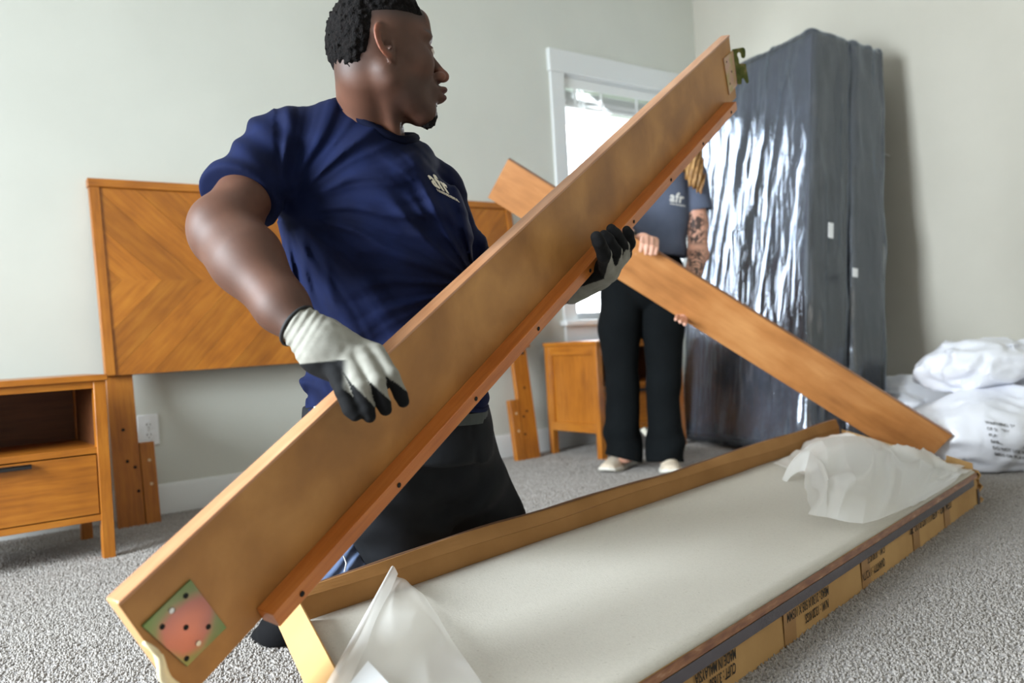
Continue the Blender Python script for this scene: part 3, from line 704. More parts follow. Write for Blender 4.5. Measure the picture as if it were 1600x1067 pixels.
def fD(u,v):
    tpp=P(611,893,1.555)*(1-u)+P(655,920,1.585)*u
    bot=onz(505,1100,.178)*(1-u)+onz(760,1075,.15)*u
    q=tpp*(1-v)+bot*v;k=math.sin(math.pi*u)*.02*math.sin(v*3.1)
    return q+np.array([0,0,k+.006*ridged(u*1.2,v,3,4)-.004])
sheet('film_sheet',fD,40,60,film,f2e)
def fE(u,v):
    tpp=P(608,895,1.55)*(1-u)+P(622,900,1.545)*u
    bot=onz(495,1100,.185)*(1-u)+onz(535,1100,.18)*u
    q=tpp*(1-v)+bot*v
    return q+np.array([0,0,.012*math.sin(math.pi*u)+.004])
sheet('film_fold',fE,14,40,film,f2e)
pc=[onz(575,1032,.195),onz(660,1125,.172),onz(500,1125,.178)]
nn=np.cross(pc[1]-pc[0],pc[2]-pc[0]);nn/=np.linalg.norm(nn)
tag(prism('paper_sheet',pc,nn*.0015,mat('white_paper',srgb(232,234,236),.7)),'white sheet with its corner pointing up in the near end of the carton','paper sheet')
# ================================================ two mattresses on end in plastic
fab=noisy('mattress_fabric',[(.3,srgb(40,44,56)),(.7,srgb(56,61,76))],9,.85,bump=.3,bscale=70,bdist=.004)
fabs=noisy('mattress_fabric_shaded',[(.3,srgb(26,28,32)),(.55,srgb(38,40,44)),(.8,srgb(52,46,42))],7,.8,bump=.2,bscale=60,bdist=.004)  # mattress cloth darkened, shade of the camera-facing sides put into its colour
plast=mat('clear_plastic_wrap',(.9,.93,1),.12);nt=plast.node_tree
out_=[x for x in nt.nodes if x.type=='OUTPUT_MATERIAL'][0]
tr=N(nt,'ShaderNodeBsdfTransparent');gl=N(nt,'ShaderNodeBsdfGlossy');gl.inputs['Roughness'].default_value=.13;gl.inputs[0].default_value=(.80,.88,1,1)
df=N(nt,'ShaderNodeBsdfDiffuse');df.inputs[0].default_value=(.6,.64,.72,1)
tc=N(nt,'ShaderNodeTexCoord');mp=N(nt,'ShaderNodeMapping');mp.inputs['Scale'].default_value=(9,9,1.3);nt.links.new(tc.outputs['Object'],mp.inputs[0])
nz=N(nt,'ShaderNodeTexNoise',i_Scale=2.2);nz.inputs['Detail'].default_value=5;nz.inputs['Distortion'].default_value=.6;nt.links.new(mp.outputs[0],nz.inputs['Vector'])
bpn=N(nt,'ShaderNodeBump');bpn.inputs['Strength'].default_value=.55;bpn.inputs['Distance'].default_value=.02;nt.links.new(nz.outputs['Fac'],bpn.inputs['Height'])
nt.links.new(bpn.outputs[0],gl.inputs['Normal'])
fr_=N(nt,'ShaderNodeFresnel',i_IOR=1.5);nt.links.new(bpn.outputs[0],fr_.inputs['Normal'])
ad=N(nt,'ShaderNodeMath');ad.operation='MULTIPLY_ADD';nt.links.new(fr_.outputs[0],ad.inputs[0]);ad.inputs[1].default_value=1.3;ad.inputs[2].default_value=.05
m1=N(nt,'ShaderNodeMixShader');m1.inputs[0].default_value=.05;nt.links.new(tr.outputs[0],m1.inputs[1]);nt.links.new(df.outputs[0],m1.inputs[2])
m2=N(nt,'ShaderNodeMixShader');nt.links.new(ad.outputs[0],m2.inputs[0]);nt.links.new(m1.outputs[0],m2.inputs[1]);nt.links.new(gl.outputs[0],m2.inputs[2]);nt.links.new(m2.outputs[0],out_.inputs[0])
def slab(name,bnl,bfl,up,thv,inset,amp,seed,mt,parent,n=(90,12,110),cr=.03):
    """rounded slab: bnl near bottom corner, bfl far bottom corner, up vector, thickness vector"""
    e1=bfl-bnl;e2=up;e3=thv;L1,L2_,L3=[np.linalg.norm(x) for x in(e1,e2,e3)];u1,u2,u3=e1/L1,e2/L2_,e3/L3
    V=[];F_=[];idx={}
    bm=bmesh.new()
    def face(o,a,b,na,nb):
        g=[[bm.verts.new(tuple(o+a*i/na+b*j/nb)) for j in range(nb+1)] for i in range(na+1)]
        for i in range(na):
            for j in range(nb):bm.faces.new((g[i][j],g[i][j+1],g[i+1][j+1],g[i+1][j]))
    na,nc,nb=n
    face(np.zeros(3),np.array([L1,0,0]),np.array([0,L2_,0]),na,nb);face(np.array([0,0,L3]),np.array([L1,0,0]),np.array([0,L2_,0]),na,nb)
    face(np.zeros(3),np.array([0,0,L3]),np.array([0,L2_,0]),nc,nb);face(np.array([L1,0,0]),np.array([0,0,L3]),np.array([0,L2_,0]),nc,nb)
    face(np.zeros(3),np.array([L1,0,0]),np.array([0,0,L3]),na,nc);face(np.array([0,L2_,0]),np.array([L1,0,0]),np.array([0,0,L3]),na,nc)
    bmesh.ops.remove_doubles(bm,verts=bm.verts,dist=1e-5);bmesh.ops.recalc_face_normals(bm,faces=bm.faces)
    p=np.array([v.co[:] for v in bm.verts]);Ls=np.array([L1,L2_,L3]);lo=np.full(3,cr);hi=Ls-cr
    c_=np.clip(p,lo,hi);d=p-c_;ln=np.linalg.norm(d,axis=1,keepdims=True)+1e-9
    nrm=d/ln;p=c_+nrm*cr
    # inset or puff
    p=p+nrm*(-inset)
    if amp:
        a=amp
        q=p*np.array([13,1.7,13]);q[:,0]+=1.4*p[:,1]*3*.6
        r=1-np.abs(vnoise(q,1.,seed))*2.4
        r2=vnoise(p*np.array([5,1.2,5]),1.,seed+3)
        r3=1-np.abs(vnoise(p*np.array([30,5,30]),1.,seed+5))*2
        p=p+nrm*((a*np.clip(r,-.3,1)+a*.8*r2+a*.3*r3))[:,None]
    Wp=bnl+p[:,0:1]*u1+p[:,1:2]*u2+p[:,2:3]*u3
    fs=[tuple(v.index for v in f.verts) for f in bm.faces] if not bm.verts.index_update() else None
    bm.free()
    det=np.dot(np.cross(u1,u2),u3)
    return raw(name,Wp,np.array(fs),mt,parent,smooth=True,flip=det<0)
def mattress(bn_,bf_,tn,tf,th,label,seed,cr,hh,amp):
    up=(tn-bn_+tf-bf_)/2;up=up/np.linalg.norm(up)*hh
    e1=bf_-bn_;u3=np.cross(e1,up);u3/=np.linalg.norm(u3);u3=u3 if u3[0]>0 else -u3
    # shift so lowest edge rests on the floor
    t=empty('mattress',tuple((bn_+bf_)/2),label,'mattress','mattresses stood on end')
    slab('mattress_core',bn_,bf_,up,u3*th,.012,.002,seed,[fab,fabs],t,n=(24,6,40),cr=cr)
    for p_ in t.children[0].data.polygons:
        if abs(np.dot(np.array(p_.normal),e1/np.linalg.norm(e1)))>.6: p_.material_index=1
    # piping along the front edges
    for k in(0,1):
        o_=bn_+u3*(th*k)
        c_=cr*.55
        d1=e1/np.linalg.norm(e1);d2=up/np.linalg.norm(up);s_=(1 if k==0 else -1)
        base=o_+u3*s_*c_*.55
        pts=[base+d1*(cr*.6)+d2*cr*.6,base+d1*(np.linalg.norm(e1)-cr*.6)+d2*cr*.6,base+d1*(np.linalg.norm(e1)-cr*.6)+d2*(hh-cr*.6),base+d1*cr*.6+d2*(hh-cr*.6)]
        tube('piping',[pts[i]*(1-q)+pts[(i+1)%4]*q for i in range(4) for q in(0,.5)],.006,fabs,t,6,closed=True)
    slab('plastic_wrap',bn_,bf_,up,u3*th,-.004,amp,seed+20,plast,t,n=(130,26,150),cr=cr)
    return t,up,u3
mBn=np.array([3.22,2.20,.012]);mBf=np.array([3.44,3.13,.012]);mTn=np.array([3.67,2.30,1.99]);mTf=np.array([3.72,3.2,1.99])
sh=np.array([0,0,.02])
mt1,up1,u31=mattress(mBn+sh,mBf+sh,mTn,mTf,.24,'dark mattress in shiny clear plastic stood on end, front one facing the window',4,.035,2.02,.009)
off=u31*.262;off[2]=0
mt2,up2,u32=mattress(mBn+off*1.0+sh,mBf+off+sh,mTn+off*.93,mTf+off*.93,.22,'dark box spring in clear plastic, between the front mattress and the right wall',9,.03,1.97,.009)
lab=mat('white_law_label',srgb(225,226,226),.6)
for (px,py,wd_,ht,par,uu,z_) in((1298,360,.028,.07,mt1,up1,None),(1336,426,.03,.04,mt2,up2,None)):
    # the labels sit on the narrow side facing the room
    nrm_=-(mBf-mBn)/np.linalg.norm(mBf-mBn);o_=mBn+nrm_*.012
    q=onplane(px,py,o_,nrm_);du=uu/np.linalg.norm(uu);dv=u31
    prism('care_label',[q-dv*wd_/2-du*ht/2,q+dv*wd_/2-du*ht/2,q+dv*wd_/2+du*ht/2,q-dv*wd_/2+du*ht/2],nrm_*.002,lab,par)
# small loose end on the right wall
q=[P(1379,238,1.0),P(1383,241,1.0),P(1390,243,1.0)]
q=[ (lambda r:CC+r*((XW-.006-CC[0])/r[0]))(ray(a,b)) for a,b in((1378.5,237.5),(1380,241.5),(1384,241.3),(1390,243.5))]
tag(tube('wall_hook',q,.0035,mat('white_plastic',srgb(240,240,238),.4),None,6),'tiny bent white hook on the right wall beside the plastic-wrapped mattresses','hook')
# ================================================ bags of bedding
bagm=mat('white_bag_plastic',srgb(240,242,250),.28);bagm.node_tree.nodes['Principled BSDF'].inputs['Subsurface Weight'].default_value=0
cloth=noisy('white_bedding',[(.3,srgb(226,226,226)),(.7,srgb(238,238,238))],8,.85)
creamm=filmmat('cream_film',srgb(236,232,216),.9,.4)
def lump(name,cen,rad,label,mt,seed,amp=.035,sc_=5,h=.016,rot=0,fold=.5,cat='bag',flat=0):
    cen=np.array(cen);ca,sa=math.cos(rot),math.sin(rot);R_=np.array([[ca,-sa,0],[sa,ca,0],[0,0,1]])
    def f(p):
        d=ell(p,cen,rad,R_)
        q=(p-cen)@R_
        wv_=.06*np.stack([vnoise(p,4,seed+1),vnoise(p,4,seed+2),vnoise(p,4,seed+3)],1)
        r=1-np.abs(vnoise(p+wv_*2,sc_,seed))*2
        r2=1-np.abs(vnoise((p+wv_)*np.array([1,1,1.6]),sc_*2.6,seed+5))*2
        d=d-amp*(r-.4)-amp*.45*(r2-.4)-amp*.16*(1-np.abs(vnoise(p+wv_,sc_*6,seed+8))*2)
        return np.maximum(d,-(p[:,2]-.006))
    rad=np.array(rad);m_=rad.max()+amp*2+.05
    lo=cen-np.array([m_,m_,rad[2]+amp*2]);hi=cen+np.array([m_,m_,rad[2]+amp*2.5]);lo[2]=max(lo[2],-.02)
    V,Fq=surfnet(f,lo,hi,h,slack=2.2);V=relax(V,Fq,1)
    o=raw(name,V,Fq,mt,None,smooth=True);tag(o,label,cat,'bags and bundles of bedding');return o
b1=np.array(onz(1545,730,0));
lump('bedding_bag',P(1560,668,3.32)*[1,1,0]+[.02,.02,.145],(.36,.27,.17),'clear-fronted white bag of bedding with printed warning lines, on the carpet at right',bagm,3,amp=.026,sc_=5,rot=-.6,h=.013)
lump('duvet_bundle',P(1560,600,3.45)*[1,1,0]+[.05,.05,.385],(.30,.25,.11),'white duvet bundle piled on top of the printed bag at right',bagm,8,amp=.034,sc_=6,rot=-.5,h=.012,cat='bundle')
lump('bedding_bag',[4.0,2.13,.16],(.17,.30,.16),'low bluish white bedding bag between the mattresses and the end of the slanting rail',bagm,12,amp=.03,sc_=6,rot=0,h=.013)
lump('bedding_bag',[4.0,1.66,.17],(.15,.24,.16),'cream translucent bag against the right wall, behind the printed bag',creamm,17,amp=.03,sc_=6,rot=0)
# printed warning on the near bag
# ================================================ kneeling man
skin_m=noisy('dark_skin',[(.3,srgb(68,40,26)),(.7,srgb(90,54,36))],9,.6,bump=.12,bscale=420,bdist=.0006)
skin_m.node_tree.nodes['Principled BSDF'].inputs['Subsurface Weight'].default_value=.06
skin_m.node_tree.nodes['Principled BSDF'].inputs['Subsurface Radius'].default_value=(.012,.005,.003)
mixattr(skin_m,'stubble',srgb(36,24,20));mixattr(skin_m,'lips',srgb(72,38,34));mixattr(skin_m,'warm',srgb(150,84,58))
hair_m=noisy('black_curly_hair',[(.35,srgb(10,9,9)),(.7,srgb(24,20,19))],160,.9,bump=.9,bscale=330,bdist=.004,spec=.15)
man=empty('person',tuple(P(640,1000,1.75)*[1,1,0]),'kneeling man in navy t-shirt and grey work gloves, holding the long bed rail','person')
# ---- head frame (metric camera space)
h_o=np.array([-.243,.506,1.505]);up_w=np.array([CR[2],CU[2],CF[2]])
yw=math.radians(23);fa=np.array([math.cos(yw),0,math.sin(yw)]);fa-=up_w*(fa@up_w);fa/=np.linalg.norm(fa)
pt=math.radians(5);fa2=fa*math.cos(pt)+up_w*math.sin(pt);fc=up_w*math.cos(pt)-fa*math.sin(pt)
fb=np.cross(fa2,fc);fb=fb if fb[2]<0 else -fb     # towards the lens (his right)
HF3=np.stack([fa2,fb,fc],1)
def hl(p): return (p-h_o)@HF3
def hg(a,b,c): return h_o+HF3@np.array([a,b,c])
def cranium(q): return smin(ell(q,(.017,0,.042),(.081,.073,.079)),ell(q,(-.004,0,.02),(.064,.067,.065)),.03)
def head(q):
    m=q.copy();m[:,1]=np.abs(m[:,1])
    d=cranium(q)
    d=smin(d,ell(m,(.045,.0,-.03),(.052,.060,.072)),.03)
    d=smin(d,rc(m,(.006,.052,-.052),(.070,.016,-.098),.017,.017),.03)
    d=smin(d,ell(q,(.074,0,-.100),(.022,.024,.020)),.018)
    d=smin(d,ell(m,(.064,.045,-.022),(.024,.019,.022)),.025)
    d=smin(d,ell(m,(.083,.026,.026),(.016,.028,.010)),.014)
    d=smin(d,ell(m,(.088,.0,.055),(.014,.040,.026)),.02)
    d=smax(d,-(np.linalg.norm(m-np.array([.106,.036,.001]),axis=1)-.0155),.012)
    d=smin(d,ell(q,(.091,0,-.064),(.022,.028,.020)),.016)   # muzzle
    # nose
    d=smin(d,rc(q,(.092,0,.016),(.118,0,-.029),.0065,.0100),.010)
    d=smin(d,ell(q,(.121,0,-.034),(.0125,.0125,.0105)),.006)
    d=smin(d,ell(m,(.109,.0145,-.037),(.0125,.0078,.0090)),.005)
    d=smax(d,-ell(m,(.113,.0085,-.0465),(.0065,.0042,.0060)),.002)
    # lips
    d=smin(d,ell(m,(.111,.006,-.0615),(.0125,.020,.0062)),.004)
    d=smin(d,ell(m,(.108,.004,-.0755),(.0125,.018,.0076)),.004)
    d=smax(d,-ell(q,(.124,0,-.0680),(.016,.026,.0016)),.002)
    d=smax(d,-ell(q,(.114,0,-.089),(.012,.022,.006)),.008)
    # eyelids around the eyeball
    e=np.array([.0850,.035,.000]);r=np.linalg.norm(m-e,axis=1)-.0138
    opn=ell(m,(.1010,.039,-.0005),(.013,.0160,.0050))
    lid=smax(r,-opn,.0012);d=smin(d,lid,.003);d=smax(d,-ell(m,(.1015,.039,-.0005),(.012,.0150,.0044)),.0015)
    return d
def ear(q):
    s=np.sign(q[:,1]);m=q.copy();m[:,1]=np.abs(m[:,1])
    t=math.radians(12);c=np.array([-.004,.077,.004])
    u=m-c;ea=u[:,0]*math.cos(t)+u[:,2]*math.sin(t);ec=-u[:,0]*math.sin(t)+u[:,2]*math.cos(t)
    eb=u[:,1]-(-ea)*.42-.002
    k=np.sqrt((ea/.0150)**2+((ec-.003)/.0265)**2)
    ring=np.sqrt(((k-1)*.0175)**2+eb**2)-.0040
    frontcut=sst(.006,.016,ea)*.004
    ring=ring+frontcut*(ec>-.01)
    plate=np.maximum(np.abs(eb+.004)-.0022,(k-1)*.017)
    k2=np.sqrt(((ea-.001)/.0085)**2+((ec-.002)/.0165)**2)
    anti=np.sqrt(((k2-1)*.0105)**2+(eb+.0005)**2)-.0027+ .003*sst(.001,.007,ea)
    lobe=ell(np.stack([ea,eb,ec],1),(.004,-.003,-.0255),(.0090,.0065,.0110))
    trag=ell(np.stack([ea,eb,ec],1),(.0125,-.001,-.006),(.0040,.0040,.0065))
    d=smin(ring,plate,.003);d=smin(d,anti,.0025);d=smin(d,lobe,.004);d=smin(d,trag,.003)
    hole=ell(np.stack([ea,eb,ec],1),(.0045,.001,-.003),(.0066,.010,.0095))
    return smax(d,-hole,.002)
# ---- joints
nb=K(578,205,1.60);shR=K(432,232,1.535);shL=K(672,300,1.76)
elR=K(352,352,1.385);wrR=K(478,521,1.275);elL=K(775,505,1.86);wrL=K(893,450,1.90)
ty=np.array([165,175,200,240,300,350,420,500,560,640,700.]);tl_=np.array([506,495,446,428,426,437,456,479,487,486,490.]);tr_=np.array([560,572,618,655,713,736,740,743,749,760,765.])
tz_=np.array([1.575,1.58,1.59,1.60,1.61,1.62,1.63,1.65,1.665,1.68,1.69]);tb_=np.array([.05,.055,.08,.115,.135,.142,.142,.135,.13,.13,.13])
tY=(533.5-ty)/FPX*tz_;tC=((tl_+tr_)/2-800)/FPX*tz_;tA=(tr_-tl_)/2/FPX*tz_
o_=np.argsort(tY);tY,tC,tA,tZ,tB=tY[o_],tC[o_],tA[o_],tz_[o_],tb_[o_]
def torso(p,ins=0.):
    y=p[:,1];cx=np.interp(y,tY,tC);a=np.interp(y,tY,tA)-ins;b=np.interp(y,tY,tB)-ins;cz=np.interp(y,tY,tZ)
    x=(p[:,0]-cx)/a;z=(p[:,2]-cz)/b
    # rotate the section a little: the chest faces right and towards the lens
    r=(np.abs(x)**2.3+np.abs(z)**2.3)**(1/2.3)
    g=(r-1)*np.minimum(a,b)*.92
    return smax(g,p[:,1]-K(0,178,1.585)[1]+ins,.02)
def armR(p,g=0.):
    d=rc(p,shR,elR,.047+g,.049+g)
    d=smin(d,ell(p,K(332,345,1.372),(.024+g,.028+g,.032+g)),.035)      # elbow point
    mid=K(385,405,1.345)
    d=smin(d,rc(p,K(355,376,1.375),mid,.048+g,.052+g),.05)
    d=smin(d,rc(p,mid,K(440,478,1.30),.054+g,.040+g),.03)
    d=smin(d,rc(p,K(440,478,1.30),wrR,.039+g,.0275+g),.02)
    return d
def neck(p):
    a=hg(-.022,0,-.03)
    d=rc(p,a,nb+np.array([.006,-.01,0]),.052,.060)
    d=smin(d,rc(p,hg(-.035,0,-.01),K(566,185,1.60),.032,.040),.03)
    # sternomastoid towards the lens side
    d=smin(d,rc(p,hg(-.005,.056,-.035),K(622,232,1.555),.012,.010),.022)
    return d
def man_body(p):
    q=hl(p);near=np.linalg.norm(q-np.array([.02,0,0]),axis=1)
    d=torso(p,.016);d=np.maximum(d,p[:,1]-K(0,205,1.6)[1])
    d=smin(d,neck(p),.02)
    d=smin(d,rc(p,nb+np.array([-.03,-.04,0]),shR,.035,.045),.03)
    d=smin(d,rc(p,nb+np.array([.03,-.05,.03]),shL,.035,.042),.03)
    d=smin(d,armR(p),.03)
    d=smin(d,chain(p,[shL,elL,wrL],[.046,.038,.026],.02),.03)
    m_=near<.20
    if m_.any():
        hh=smin(head(q[m_]),d[m_],.022)
        hh=np.minimum(hh,smin(hh,ear(q[m_]),.004))
        d[m_]=hh
    return d
bl_p,bh_p=K(300,660,1.38),None
bo=sculpt('body',man_body,(-.57,-.20,1.22),(.20,.68,2.02),.0031,skin_m,man,rel=1,slack=1.25,attrs={
 'stubble':lambda V:(lambda q:np.clip(sst(.030,.066,q[:,2]+.35*np.maximum(0,-q[:,0]-.02)-.10*np.maximum(0,q[:,0]-.05))*(q[:,0]<.088)*.9+.55*sst(-.008,-.05,q[:,0])*sst(-.05,-.02,q[:,2])*(np.linalg.norm(q,axis=1)<.14)+.42*sst(-.035,-.06,q[:,2])*sst(-.01,.02,q[:,0])*sst(-.012,.0,-np.abs(ell(q,(.05,0,-.07),(.05,.06,.05)))+.004)*(q[:,0]<.14)*(np.linalg.norm(q,axis=1)<.15) + .9*np.exp(-((q[:,2]-.031)/.0055)**2)*((q[:,0]>.066)&(np.abs(q[:,1])>.012)&(np.abs(q[:,1])<.052))+.8*np.exp(-((q[:,2]+.052)/.005)**2)*((q[:,0]>.098)&(np.abs(q[:,1])<.024)),0,1))(hl(V)),
 'lips':lambda V:(lambda q:((q[:,0]>.108)&(np.abs(q[:,2]+.0685)<.0145)&(np.abs(q[:,1])<.024)).astype(float))(hl(V)),
 'warm':lambda V:(lambda q:.5*sst(.080,.086,np.abs(q[:,1]))*(np.abs(q[:,0]+.005)<.04)+.25*sst(.100,.112,q[:,0])*(q[:,2]<-.02)*(q[:,2]>-.05))(hl(V))})
# eyes
eyew=mat('eye_white',srgb(180,168,158),.3);iris=mat('dark_iris',srgb(30,16,10),.08)
for s in(1,-1):
    c=hg(.0850,.035*s,.000);W_=cam2w([c])[0]
    def ef(p,c=c): return np.linalg.norm(p-c,axis=1)-.0124
    e=sculpt('eyeball',ef,c-.016,c+.016,.0016,eyew,man,rel=0)
    g=hg(.0850+.0086,.035*s,-.0005)
    def irf(p,g=g): return ell((p-g)@HF3,(0,0,0),(.0046,.0058,.0058))
    sculpt('iris',irf,g-.01,g+.01,.0011,iris,e,rel=0)
# hair
def hair(p):
    q=hl(p);d=cranium(q)
    top=q[:,2]-(.060-.05*np.maximum(0,q[:,0]-.03)+.12*np.maximum(0,-q[:,0]-.0)*0)     # above this: thick hair
    back=(-.030-q[:,0]+.25*np.maximum(0,q[:,2]))-np.maximum(0,-.02-q[:,2])*.3
    low=q[:,2]+.066
    m_=np.maximum(top,back*.9);m_=np.minimum(m_,low)
    m_=np.minimum(m_,(.088-q[:,0]))
    t=.0125*sst(-.004,.030,m_)-.009*(1-sst(-.010,.004,m_))
    n1=vnoise(p,150,3);n2=vnoise(p,330,4)
    return d-t-.0035*n1*sst(.0,.012,m_)-.0020*n2*sst(-.004,.01,m_)
lo=np.minimum(hg(-.13,-.1,-.08),hg(.13,.1,.16));hi=np.maximum(hg(-.13,-.1,-.08),hg(.13,.1,.16))
sculpt('hair',hair,h_o+np.array([-.15,-.08,-.15]),h_o+np.array([.14,.16,.15]),.0023,hair_m,man,rel=0)
def goat(p):
    q=hl(p);d=ell(q,(.080,0,-.106),(.0175,.022,.022))
    d=smin(d,rc(q,(.094,0,-.092),(.084,0,-.102),.007,.012),.008)
    return d-.0028*vnoise(p,210,6)-.0016*vnoise(p,420,8)
c=hg(.082,0,-.105);sculpt('goatee',goat,c-.045,c+.045,.0018,hair_m,man,rel=0)
# ---- navy t-shirt
navy=noisy('navy_jersey',[(.3,srgb(8,15,42)),(.7,srgb(12,23,58))],14,.85,bump=.12,bscale=900,bdist=.0004,spec=.15)
slA=K(374,311,1.44)     # end of the sleeve on the upper arm
sl_dir=(elR-shR)/np.linalg.norm(elR-shR)
def pxy(p): return 800+p[:,0]/p[:,2]*FPX,533.5-p[:,1]/p[:,2]*FPX
def folds(p):
    x,y=pxy(p)
    d=0
    # fans radiating from the armpit towards the waist and chest
    ax,ay=448,330;th_=np.arctan2(y-ay,x-ax);r=np.hypot(x-ax,y-ay)
    n=vnoise(np.stack([x,y,0*x],1),.012,5)
    w_=sst(20,100,r)*(1-sst(190,380,r))*((x>430)|(y>340))
    rid=lambda a:(.5+.5*np.cos(2*a))**2.5-.25
    d=d+.0080*w_*rid(th_*8+n*1.6+.4)+.0022*w_*rid(th_*19+n*3)
    # pull lines from the rail-side waist up and left
    ax,ay=745,445;th2=np.arctan2(ay-y,ax-x);r2=np.hypot(x-ax,y-ay);w2=sst(8,40,r2)*(1-sst(120,300,r2))
    d=d+.0058*w2*rid(th2*9+n*1.8)+.002*w2*rid(th2*21+n*2)
    # long slanting drapes low on the torso
    u=(x*.40-y*.92);d=d+.0055*sst(420,500,y)*rid(u*.045+n*3)
    # side gathers on the back edge
    d=d+.0050*(1-sst(470,560,x))*sst(345,400,y)*rid((x*.95-(y-340)*.16)*.085+n*2)
    # collar to chest long creases
    u=(x*.62-y*.78);d=d+.0045*sst(540,620,x)*sst(180,230,y)*(1-sst(360,440,y))*rid(u*.055+n*2)+.002*rid(u*.13+n*3)*sst(560,640,x)*sst(180,230,y)*(1-sst(330,420,y))
    # sleeve creases
    sx=(x<470)&(y<345);d=d+np.where(sx,.0035*np.sin((x*.55-y*.83)*.16+n*4),0)*(1-sst(440,470,x))*sst(.0,.04,-(p-slA)@sl_dir)
    return d+.003*vnoise(p,16,9)
def sleeve(p,g=0.):
    d=rc(p,shR+np.array([.004,.0,0]),K(372,314,1.44),.060+g,.066+g)
    d=smin(d,rc(p,K(372,314,1.44),elR,.065+g,.065+g),.02)
    return d
def shirt(p):
    d=torso(p);d=np.maximum(d,-(p[:,1]-K(0,640,1.68)[1]))
    d=smin(d,rc(p,nb+np.array([-.055,-.008,-.01]),shR+np.array([.01,.006,0]),.052,.056),.05)
    d=smin(d,rc(p,nb+np.array([.035,-.045,.02]),shL,.058,.060),.05)
    sv=sleeve(p);cut=(p-slA)@sl_dir-.012*0
    sv=smax(sv,cut,.010)
    d=smin(d,sv,.022)
    svL=rc(p,shL,elL,.058,.062);svL=np.maximum(svL,(p-(shL*.45+elL*.55))@((elL-shL)/np.linalg.norm(elL-shL)))
    d=smin(d,svL,.03)
    d=d-folds(p)
    # neck opening: everything above the collar plane is removed
    x,y=pxy(p)
    u=(p-cm_);a1=u@ex/(ra_*1.0);a2=u@ez/(ra_*.84);hh=u@cn
    hole=(np.sqrt(a1**2+a2**2)-1-np.clip(hh,0,.2)*1.2)*ra_*.84
    return np.maximum(d,-np.maximum(hole,-(hh+.03)))
colc=(K(525,160,1.60)+K(634,226,1.55))/2
cA=K(524,158,1.62);cB=K(636,224,1.575);ex=(cB-cA)/np.linalg.norm(cB-cA)
cn=np.cross(ex,np.array([.12,-.45,1.]));cn/=np.linalg.norm(cn);cn=cn if cn[1]>0 else -cn
ez=np.cross(ex,cn);cm_=(cA+cB)/2;ra_=np.linalg.norm(cB-cA)/2
def colplane(p):
    u=(p-cm_)@cn
    return u-.004
sculpt('t_shirt',shirt,(-.60,-.16,1.33),(.14,.50,2.02),.0037,navy,man,rel=1,slack=1.35)
navy_dk=mat('navy_collar_rib',srgb(9,14,34),.9,spec=.1)
# ribbed collar lying on the neck opening
cp=[]
for i in range(44):
    t=2*math.pi*i/44;dirv=ex*math.cos(t)*ra_+ez*math.sin(t)*ra_*.84
    best=None
    for sc_ in np.linspace(.80,1.35,23):
        base=cm_+dirv*sc_;hh=np.linspace(-.07,.05,60);pp=base+hh[:,None]*cn[None]
        dd=np.minimum(shirt(pp+dirv/np.linalg.norm(dirv)*.006),9);k=np.where(dd<0)[0];k=k[-1] if len(k) else 0
        q=pp[k]
        if man_body(q[None])[0]>.0035 and len(np.where(dd<0)[0]): best=q;break
    cp.append(best if best is not None else cm_+dirv)
cp=np.array(cp)
for _ in range(8):cp=(np.roll(cp,1,0)+cp*2+np.roll(cp,-1,0))/4
cp=cp.mean(0)+(cp-cp.mean(0))*1.05
tube('collar',[cam2w([c+cn*.006])[0] for c in cp],.0088,navy_dk,man,8,closed=True)
hem=[]
for i in range(48):
    t=2*math.pi*i/48;y=K(0,636,1.68)[1]
    cx,a,b_,cz=[np.interp(y,tY,v) for v in(tC,tA,tB,tZ)]
    cs_,sn=math.cos(t),math.sin(t);k=(abs(cs_)**2.3+abs(sn)**2.3)**(-1/2.3);hem.append(cam2w([[cx+a*1.01*k*cs_,y+.003*math.sin(5*t),cz+b_*1.01*k*sn]])[0])
tube('shirt_hem',hem,.0045,navy,man,6,closed=True)
# chest print, wrapped on the shirt surface by ray casting
def wrap_factory(obj,lift):
    from mathutils.bvhtree import BVHTree
    me=obj.data;pm=np.array(obj.parent.matrix_basis) if obj.parent else np.eye(4)
    co=np.empty(len(me.vertices)*3);me.vertices.foreach_get('co',co);co=co.reshape(-1,3)@pm[:3,:3].T+pm[:3,3]
    bv=BVHTree.FromPolygons([tuple(c) for c in co],[tuple(p.vertices) for p in me.polygons])
    return bv
def decal(name,body,px0,py0,vx,vy,size,bv,mt,parent,bold,z0,dirn,sx=1.,lift=.0012,depth=.0005):
    """print projected on the garment along the garment's own outward direction"""
    co,me=text3d(name,body,size,None,None,None,None,None,bold,depth)
    bm=bmesh.new();bm.from_mesh(me);bmesh.ops.triangulate(bm,faces=bm.faces)
    bmesh.ops.subdivide_edges(bm,edges=[e for e in bm.edges if e.calc_length()>size*.12],cuts=1)
    bmesh.ops.triangulate(bm,faces=bm.faces)
    co=np.array([v.co[:] for v in bm.verts]);bm.verts.index_update();fs=[tuple(v.index for v in f.verts) for f in bm.faces];bm.free();bpy.data.meshes.remove(me)
    o0=P(px0,py0,z0);X_=(P(px0+vx[0],py0+vx[1],z0+vx[2])-o0);Y_=(P(px0+vy[0],py0+vy[1],z0+vy[2])-o0)
    W=[]
    for c in co:
        q=o0+X_*c[0]*sx+Y_*c[1];loc,nr,i,dist=bv.ray_cast(Vector(q-dirn*.12),Vector(dirn))
        if loc is None: W.append(q);continue
        nr=np.array(nr);nr=-nr if nr@dirn>0 else nr
        W.append(np.array(loc)+nr*(lift+c[2]))
    return raw(name,W,fs,mt,parent)
print_m=mat('cream_print',srgb(226,218,200),.6)
bv=wrap_factory(bpy.data.objects['t_shirt'],0)
dl=cam2w([[0,0,1.]])[0]-CC
